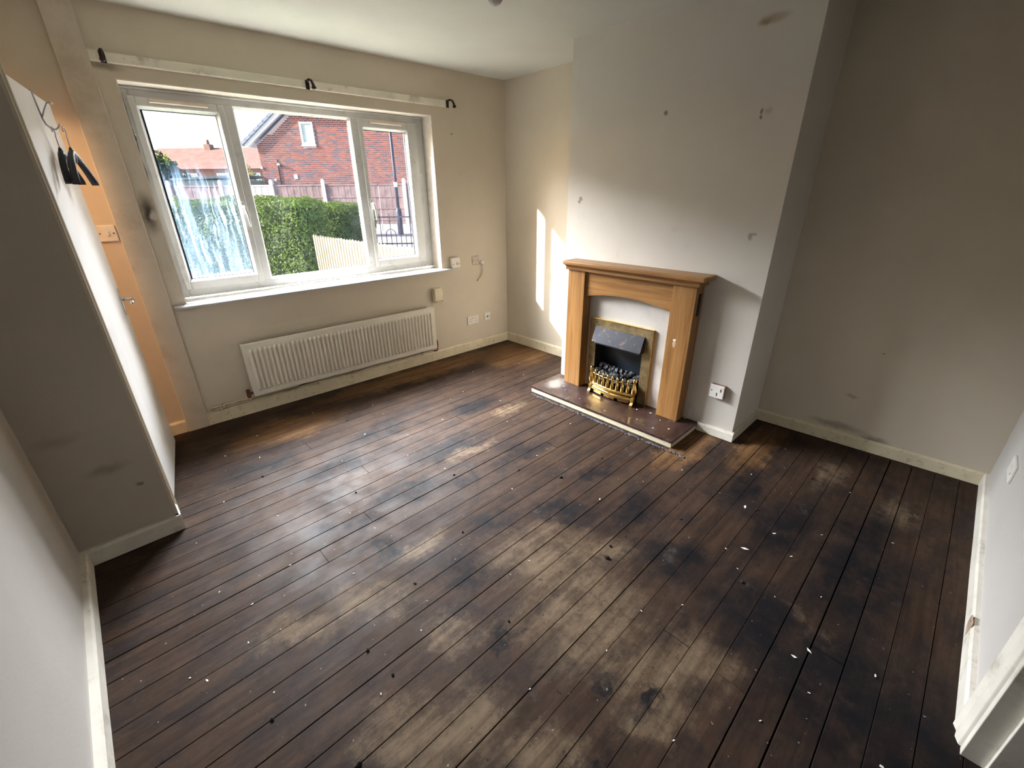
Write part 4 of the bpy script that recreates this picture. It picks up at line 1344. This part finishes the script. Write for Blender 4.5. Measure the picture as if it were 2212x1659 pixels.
for (x, y, s) in [(2.60, 1.30, .011), (2.58, 1.40, .009), (2.52, 2.03, .008), (2.50, 2.06, .006), (2.45, 1.32, .010), (2.42, 1.18, .009), (2.48, 1.10, .010),
                  (2.55, 1.20, .008), (2.40, 1.55, .008), (2.43, 1.80, .007)]:
    o = link('plaster_chip', rs.choice(chip_mes), None, T(x, y, HZ + 0.0002) @ Matrix.Rotation(rs.uniform(0, 6.28), 4, 'Z')
             @ Matrix.Diagonal((s, s * 0.9, s * 0.5, 1)))
    tag(o, 'small white chip of plaster lying on the brown hearth slab', 'plaster chip', 'plaster chips on the hearth')

# ------------------------------------------------------------------ the street outside (r right, f away, z up)
M_GRASS = plain('garden ground', (0.16, 0.17, 0.11), 0.95, var=0.2, vscale=2, local=False)
M_ROAD = plain('grey tarmac', (0.30, 0.30, 0.33), 0.9, var=0.1, vscale=2, local=False)
M_KERB = plain('pale kerb', (0.48, 0.46, 0.44), 0.85, var=0.1)
M_MORTAR = plain('pale mortar', (0.60, 0.50, 0.49), 0.9, var=0.08)
M_BRICKS = [plain('brick ' + n, c, 0.85, var=0.12, vscale=20) for n, c in
            (('red', (0.235, 0.070, 0.056)), ('plum', (0.155, 0.068, 0.078)), ('orange', (0.28, 0.095, 0.062)), ('blue', (0.095, 0.070, 0.095)))]
M_WHITE = plain('white house paint', (0.78, 0.78, 0.78), 0.5)
M_TILE = plain('grey blue roof tile', (0.22, 0.26, 0.34), 0.7, var=0.1)
M_RTILE = plain('red clay roof', (0.30, 0.155, 0.13), 0.85, var=0.15, vscale=1.5)
M_FROST = plain('frosted house window', (0.45, 0.58, 0.58), 0.15)
M_FBOARD = plain('weathered fence board', (0.23, 0.165, 0.17), 0.9, var=0.25, vscale=3)
M_FBOARD_LIT = plain('sunlit fence board', (0.62, 0.54, 0.50), 0.9, var=0.1, vscale=3)  # same boards, colour lightened to stand in for sunlight
M_CONC = plain('concrete', (0.56, 0.54, 0.55), 0.9, var=0.08)
M_PICKET = plain('pale picket wood', (0.23, 0.195, 0.14), 0.8, var=0.14, vscale=4, local=False)
M_IRON = plain('dark blue painted iron', (0.035, 0.04, 0.075), 0.5)
M_BARK = plain('bark', (0.10, 0.07, 0.05), 0.9)
M_SHED = plain('grey green shed', (0.22, 0.27, 0.26), 0.8)


def leaf_mat(name, a, b_):
    m, nt, b = new_mat(name)
    h = N(nt)
    b.inputs['Roughness'].default_value = 0.45
    f = h.ramp(h.noise(h.pos(), 9, 4), 0.3, 0.7)
    c = h.mix(f, a, b_)
    h.l(c, b.inputs['Base Color'])
    out = [n for n in nt.nodes if n.type == 'OUTPUT_MATERIAL'][0]
    t = h.n('ShaderNodeBsdfTranslucent')
    h.l(h.mix(0.5, c, (0.35, 0.45, 0.05)), t.inputs[0])
    mx = h.n('ShaderNodeMixShader')
    mx.inputs[0].default_value = 0.35
    h.l(b.outputs[0], mx.inputs[1])
    h.l(t.outputs[0], mx.inputs[2])
    h.l(mx.outputs[0], out.inputs[0])
    return m


M_LEAF = leaf_mat('privet leaf', (0.035, 0.085, 0.016), (0.10, 0.17, 0.03))
M_LEAFD = leaf_mat('dark tree leaf', (0.03, 0.06, 0.05), (0.06, 0.10, 0.07))

struct('ground', MB().box(-40, 30, 2.0, 16.5, -0.25, -0.12), M_GRASS, 'garden ground beyond the window', 'ground', EXM)
rd = MB().add([(-60, 9.0, -0.10), (30, 9.0, -0.10), (30, 80, 0.25), (-60, 80, 0.25)], [(0, 1, 2, 3)])
rd.add([(-60, 9.0, -0.4), (30, 9.0, -0.4), (30, 80, -0.05), (-60, 80, -0.05)], [(3, 2, 1, 0)])
struct('road', rd, M_ROAD, 'grey tarmac road in front of the brick house', 'road', EXM)
struct('trim_7', MB().box(-9.0, 6.0, 15.3, 15.45, -0.1, 0.06), M_KERB, 'pale kerb stone along the far pavement', 'kerb', EXM)


# hedges: clipped boxes of leaves
def hedge(name, label, r0, r1, f0, f1, z0, z1, nleaf, seed, size, mat=None, cat='hedge'):
    rg = random.Random(seed)
    t = thing(name, label, cat, EXM @ T((r0 + r1) / 2, (f0 + f1) / 2, z0))
    rw, fw, zh = (r1 - r0) / 2, (f1 - f0) / 2, z1 - z0
    core = MB()
    nx, nz = 14, 8
    core.box(-rw + 0.10, rw - 0.10, -fw + 0.10, fw - 0.10, 0, zh - 0.10)
    core.build('core', plain('hedge core ' + label[:6], (0.018, 0.032, 0.012), 0.9), t)
    vs_, fs = [], []
    areas = [2 * rw * zh, 2 * fw * zh, 2 * fw * zh, 4 * rw * fw]
    for i in range(nleaf):
        q = rg.random() * sum(areas)
        if q < areas[0]:
            p = Vector((rg.uniform(-rw, rw), -fw, rg.uniform(0, zh)))
            nr = Vector((0, -1, 0))
        elif q < areas[0] + areas[1]:
            p = Vector((-rw, rg.uniform(-fw, fw), rg.uniform(0, zh)))
            nr = Vector((-1, 0, 0))
        elif q < areas[0] + 2 * areas[1]:
            p = Vector((rw, rg.uniform(-fw, fw), rg.uniform(0, zh)))
            nr = Vector((1, 0, 0))
        else:
            p = Vector((rg.uniform(-rw, rw), rg.uniform(-fw, fw), zh))
            nr = Vector((0, 0, 1))
        bmp = noise.noise(Vector((p.x * 2.2 + seed, p.y * 2.2, p.z * 2.2))) * 0.10
        p = p + nr * (bmp - rg.random() ** 2 * 0.16 + 0.03)
        d = (nr * 0.7 + Vector((rg.uniform(-1, 1), rg.uniform(-1, 1), rg.uniform(-0.4, 1.2)))).normalized()
        a = d.orthogonal().normalized()
        a.rotate(Matrix.Rotation(rg.uniform(0, 6.28), 3, d))
        b2 = d.cross(a)
        s = size * rg.uniform(0.7, 1.3)
        o = len(vs_)
        vs_ += [p - a * s, p + b2 * s * 0.45 + d * s * 0.12, p + a * s, p - b2 * s * 0.45 + d * s * 0.12]
        fs.append((o, o + 1, o + 2, o + 3))
    m = MB()
    m.add(vs_, fs)
    me = bpy.data.meshes.new('foliage')
    me.from_pydata([tuple(v) for v in vs_], [], fs)
    me.materials.append(mat or M_LEAF)
    link('foliage', me, t, None, kind='stuff')
    return t


hedge('hedge', 'clipped green hedge close to the window behind the misted pane', -9.5, -3.22, 7.0, 8.1, -0.15, 1.40, 48000, 1, 0.025)
hedge('hedge', 'short end of green hedge behind the picket fence', -4.9, -3.62, 9.6, 12.2, -0.1, 1.22, 26000, 2, 0.027)


# picket fence from the hedge towards the house corner
pk0, pk1 = EXM.inverted() @ Vector((2.62, 7.45, 0)), EXM.inverted() @ Vector((2.66, 3.95, 0))
P0, P1 = Vector((2.62, 7.00, -0.12)), Vector((2.72, 4.05, -0.12))
pf = thing('picket_fence', 'pale wooden picket fence running from the hedge to the house', 'fence', T(*P0))
d = P1 - P0
L_ = d.length
d.normalize()
npk = 38
pm = MB().prism([(-0.025, 0.0), (0.025, 0.0), (0.025, 1.03), (0.0, 1.055), (-0.025, 1.03)], 1, -0.009, 0.009).mesh('picket')
pm.materials.append(M_PICKET)
ra = math.atan2(d.y, d.x)
for i in range(npk):
    q = d * (L_ * i / (npk - 1))
    link('picket', pm, pf, T(q.x, q.y, random.uniform(-0.006, 0.006)) @ Matrix.Rotation(ra, 4, 'Z'))
for z in (0.25, 0.80):
    m = MB().box(-0.05, L_ + 0.05, 0.009, 0.040, z - 0.03, z + 0.03)
    m.build('rail', M_PICKET, pf, Matrix.Rotation(ra, 4, 'Z'))
for i in (0, 1):
    MB().box(-0.04, 0.04, 0.04, 0.12, 0, 1.0).build('post', M_PICKET, pf, T(*(d * L_ * i)) @ Matrix.Rotation(ra, 4, 'Z'))

# bow-top railings by the pavement
rl = thing('metal_railing', 'dark bow-topped metal railing at the pavement edge', 'railing', EXM @ T(-3.3, 11.0, -0.05))
for z in (1.02, 0.42):
    MB().box(0.0, 2.6, -0.012, 0.012, z - 0.014, z + 0.014).build('rail', M_IRON, rl)
for i in range(22):
    x = 0.04 + i * 0.118
    top = 1.10 if i % 2 else 0.62
    MB().tube([(x, 0, 0), (x, 0, top)], 0.0085, 6).build('bar', M_IRON, rl)
for i in (2, 8, 14):
    x = 0.04 + i * 0.118
    MB().tube([(x + 0.118 - 0.118 * math.cos(a), 0, 0.62 + 0.13 * math.sin(a)) for a in [PI * j / 10 for j in range(11)]], 0.0085, 6).build('hoop', M_IRON, rl)

# street lamp post
lp = thing('street_lamp', 'dark blue lamp post standing in front of the brick house', 'lamp post', EXM @ T(-3.98, 16.4, 0.12))
MB().lathe([(0.10, 0.0), (0.10, 0.78), (0.085, 0.84), (0.055, 0.90)], n=12).build('base', M_IRON, lp)
MB().lathe([(0.055, 0.88), (0.050, 2.0), (0.042, 5.2)], n=10).build('shaft', M_IRON, lp)
MB().box(-0.06, 0.06, -0.062, -0.04, 1.55, 1.70).build('notice', M_WHITE, lp)

# boundary fence in bays between concrete posts
FF = 17.6
ZF0, ZF1 = 0.14, 1.80
posts = [-8.83 - 1.95 * 2, -8.83 - 1.95, -8.83, -6.92, -3.98 - 0.0, -2.0]
posts = [-12.6, -10.7, -8.83, -6.93, -5.0, -3.96, -2.0]
gf = thing('garden_fence', 'weathered board fence with concrete posts in front of the brick house', 'fence', EXM @ T(-7.0, FF, ZF0))
for i in range(len(posts) - 1):
    a, b_ = posts[i] + 0.07, posts[i + 1] - 0.07
    if i == 3:
        b_ = posts[4] + 0.06
    if i == 4:
        a = posts[4] + 0.08
    h2 = (b_ - a) / 2
    mm = M_FBOARD_LIT if i == 1 else M_FBOARD
    bd = MB()
    nb = max(3, int(2 * h2 / 0.11))
    for j in range(nb):
        u = -h2 + 2 * h2 * j / nb
        bd.box(u + 0.002, u + 2 * h2 / nb - 0.004, -0.012 - 0.006 * (j % 2), 0.0, 0.26, ZF1 - ZF0 - 0.05)
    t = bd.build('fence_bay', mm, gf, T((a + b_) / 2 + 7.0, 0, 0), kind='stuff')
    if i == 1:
        t['label'] = 'bay of the fence coloured paler as if sunlit'
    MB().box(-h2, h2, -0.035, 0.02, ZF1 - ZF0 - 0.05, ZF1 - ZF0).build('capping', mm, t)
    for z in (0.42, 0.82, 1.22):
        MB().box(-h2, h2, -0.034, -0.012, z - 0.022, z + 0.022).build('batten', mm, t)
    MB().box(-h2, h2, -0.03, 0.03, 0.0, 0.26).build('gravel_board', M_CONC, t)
for i, u in enumerate(posts):
    if i not in (4, 6):
        MB().prism([(-0.065, 0.0), (0.065, 0.0), (0.065, 1.80), (0.02, 1.86), (-0.02, 1.86), (-0.065, 1.80)], 1, -0.07, 0.05).build(
            'post', M_CONC, gf, T(u + 7.0, 0, -0.02))

# ------------------------------------------------------------------ brick house
HF = 22.0
HL, HR = -11.32, -2.2
ho = thing('brick_house', 'red brick house with white gable trim across the road', 'house', EXM @ T(HL, HF, 0.1))
ZT = 4.62


def hz(r):
    """height of wall under the sloping verge, then level"""
    return min(ZT, 3.52 + (r - HL) * (4.62 - 3.52) / 1.50)


wl = MB()
wl.prism([(0, 0), (HR - HL, 0), (HR - HL, ZT - 0.1), (1.50, ZT - 0.1), (0.0, 3.42)], 1, 0.0, 0.3)
wl.box(0, 0.3, 0.0, 6.0, 0, 3.42)
wall = wl.build('wall', M_MORTAR, ho)
bl, bh, bd_ = 0.205, 0.0775, 0.011
bmes = []
for mt in M_BRICKS:
    me = MB().box(0, bl - 0.020, -0.010, 0.0, 0, bh - 0.020).mesh('brick')
    me.materials.append(mt)
    bmes.append(me)
WR0, WR1, WZ0, WZ1 = -9.28 - HL, -8.69 - HL, 3.46 - 0.1, 4.36 - 0.1
rb = random.Random(11)
spots, cut = [], []
for c in range(22, 58):
    z = c * bh
    r = -0.1 if c % 2 == 0 else 0.0
    while r < 8.6:
        a, e = max(r, 0.003), r + bl - 0.020
        r += bl
        if z + bh > hz(HL + a) - 0.1:
            continue
        parts = [(a, e)]
        if z + bh > WZ0 - 0.04 and z < WZ1:
            parts = [q for q in ((a, min(e, WR0 - 0.006)), (max(a, WR1 + 0.006), e)) if q[1] - q[0] > 0.02]
        for q in parts:
            if q[1] - q[0] > bl - 0.021:
                spots.append((q[0], z))
            else:
                cut.append((q[0], q[1], z))
spots.sort(key=lambda s: (s[0] - 2.2) ** 2 + (s[1] - 2.9) ** 2 * 1.5)
rest = [MB() for _ in M_BRICKS]
for i, (r, z) in enumerate(spots):
    w_ = rb.choices((0, 1, 2, 3), (0.42, 0.25, 0.15, 0.18))[0]
    if i < 300:
        link('brick', bmes[w_], wall, T(r, rb.uniform(-0.002, 0.001), z))
    else:
        jj = rb.uniform(-0.002, 0.001)
        rest[w_].box(r, r + bl - 0.020, -0.010 + jj, 0.0, z, z + bh - 0.020)
for (a, e, z) in cut:
    rest[rb.choices((0, 1, 2, 3), (0.42, 0.25, 0.15, 0.18))[0]].box(a, e, -0.010, 0.0, z, z + bh - 0.020)
for w_, m in enumerate(rest):
    m.build('brickwork', M_BRICKS[w_], wall, kind='stuff')
# verge: white bargeboard and stepped tiles on top, then a level soffit board
sl_a = Vector((-0.40, 3.25 + 0.0)), Vector((1.50, 4.62 + 0.02))
dv = (sl_a[1] - sl_a[0]).normalized()
nv = Vector((-dv.y, dv.x))
q = [sl_a[0], sl_a[1], sl_a[1] + nv * 0.17, sl_a[0] + nv * 0.17]
MB().prism([(p.x, p.y) for p in q], 1, -0.16, 0.0).build('bargeboard', M_WHITE, ho)
Ls = (sl_a[1] - sl_a[0]).length
for i in range(8):
    a = sl_a[0] + dv * (Ls * i / 8 - 0.10) + nv * 0.17
    b2 = sl_a[0] + dv * (Ls * (i + 1) / 8 - 0.06) + nv * 0.17
    qq = [a + nv * 0.02, b2, b2 + nv * 0.10, a + nv * 0.13]
    MB().prism([(p.x, p.y) for p in qq], 1, -0.22, 3.0).build('verge_tile', M_TILE, ho)
MB().box(1.42, HR - HL, -0.30, 0.0, ZT - 0.06, ZT + 0.16).build('fascia', M_WHITE, ho)
MB().prism([(1.3, ZT + 0.14), (HR - HL + 0.3, ZT + 0.14), (HR - HL + 0.3, ZT + 1.8), (2.9, ZT + 1.8)], 1, -0.2, 3.0).build('roof', M_TILE, ho)
gw = MB()
frame_ring(gw, WR0, WR1, WZ0, WZ1, 0.085, 0.085, 0.10, 0.085, -0.05, 0.02)
gwo = gw.build('window', M_WHITE, ho, None, 0.01)
MB().box(WR0 + 0.08, WR1 - 0.08, -0.01, 0.0, WZ0 + 0.09, WZ1 - 0.08).build('pane', M_FROST, gwo)
MB().box(WR0 - 0.03, WR1 + 0.03, -0.08, 0.0, WZ0 - 0.05, WZ0).build('window_sill', M_WHITE, gwo)
MB().tube([(0.76, -0.03, 2.80), (0.76, -0.03, 2.60), (0.74, -0.03, 1.6)], 0.022, 6).build('pipe', M_DCABLE, ho)
cmo = MB().lump((0.84, -0.10, 2.60), (0.08, 0.07, 0.055), 1, 2, 0.05, True).build('security_camera', M_WHITE, ho)
MB().box(0.80, 0.90, -0.06, 0.0, 2.48, 2.58).build('bracket', M_DCABLE, cmo)
MB().box(1.40, 1.56, -0.035, 0.0, 2.00, 2.19).build('vent_cover', M_WHITE, ho, None, 0.01)
MB().box(0.48, 0.58, -0.05, 0.0, 1.93, 2.02).build('vent_cap', M_WHITE, ho, None, 0.02)
MB().box(-0.04, 0.06, -0.06, 0.0, 2.42, 2.52).build('alarm_box', M_WHITE, ho, None, 0.02)

# shed beside the house, far terrace and tree
sh = thing('garden_shed', 'grey green shed roof behind the fence beside the brick house', 'shed', EXM @ T(-13.45, 20.5, 0.1))
MB().box(-0.9, 1.9, 0.0, 2.0, 0.0, 1.95).build('wall', M_SHED, sh)
MB().prism([(-1.0, 1.95), (2.05, 2.06), (2.05, 2.14), (-1.0, 2.03)], 1, -0.2, 2.2).build('roof', plain('shed felt', (0.06, 0.08, 0.09), 0.8), sh)
fh = thing('terraced_house', 'far terrace with red clay roof and pale windows', 'house', EXM @ T(-24.0, 40.0, 0.2))
MB().box(-6.5, 6.5, 0.0, 6.0, 0.0, 3.25).build('wall', plain('far orange brick', (0.30, 0.17, 0.12), 0.9, var=0.1), fh)
MB().prism([(-0.5, 3.2), (3.0, 5.0), (6.5, 3.2)], 0, -6.8, 6.8).build('roof', M_RTILE, fh)
for u in (-5.2, -2.6, 0.2, 2.6, 4.6):
    wv = frame_ring(MB(), u - 0.6, u + 0.6, 1.9, 2.9, 0.1, 0.1, 0.1, 0.1, -0.08, 0.02).box(u - 0.04, u + 0.04, -0.07, 0, 1.9, 2.9).build('window', M_WHITE, fh)
    MB().box(u - 0.5, u + 0.5, -0.03, 0.0, 2.0, 2.8).build('pane', M_FROST, wv)
ch = MB().box(-2.55, -2.05, 2.6, 3.2, 4.5, 5.25).build('chimney', plain('chimney brick', (0.28, 0.18, 0.15), 0.9), fh)
MB().lathe([(0.13, 5.25), (0.11, 5.6)], (-2.3, 2.9, 0), 8).build('chimney_pot', M_RTILE, ch)


def tree(label, r, f, z, rad, hgt, n, seed, mat, size):
    rg = random.Random(seed)
    t = thing('tree', label, 'tree', EXM @ T(r, f, z))
    MB().tube([(0, 0, 0), (0.05, 0, hgt * 0.4), (0, 0.05, hgt * 0.8)], [0.16, 0.11, 0.05], 8).build('trunk', M_BARK, t)
    vs_, fs = [], []
    for i in range(n):
        d = Vector((rg.gauss(0, 1), rg.gauss(0, 1), rg.gauss(0, 1))).normalized()
        rr = rg.random() ** 0.4
        k = 1 + 0.35 * noise.noise(d * 2 + Vector((seed, 0, 0)))
        p = Vector((d.x * rad * rr * k, d.y * rad * rr * k, hgt * 0.62 + d.z * hgt * 0.40 * rr * k))
        a = Vector((rg.gauss(0, 1), rg.gauss(0, 1), rg.gauss(0, 1))).normalized()
        b2 = a.orthogonal().normalized()
        s = size * rg.uniform(0.6, 1.3)
        o = len(vs_)
        vs_ += [p - a * s, p + b2 * s * 0.5, p + a * s, p - b2 * s * 0.5]
        fs.append((o, o + 1, o + 2, o + 3))
    me = bpy.data.meshes.new('foliage')
    me.from_pydata([tuple(v) for v in vs_], [], fs)
    me.materials.append(mat)
    link('foliage', me, t, None, kind='stuff')


tree('dark bushy tree at the far left behind the misted pane', -21.0, 28.0, 0.1, 1.7, 3.5, 5000, 4, M_LEAFD, 0.16)
tree('yellow green shrub in front of the far terrace', -17.3, 31.0, 0.1, 1.0, 2.9, 2200, 5, M_LEAF, 0.10)
tree('small bare-looking shrub between the terrace and brick house', -13.6, 24.5, 0.1, 0.5, 2.9, 700, 6, leaf_mat('brown leaf', (0.16, 0.10, 0.05), (0.26, 0.18, 0.09)), 0.07)
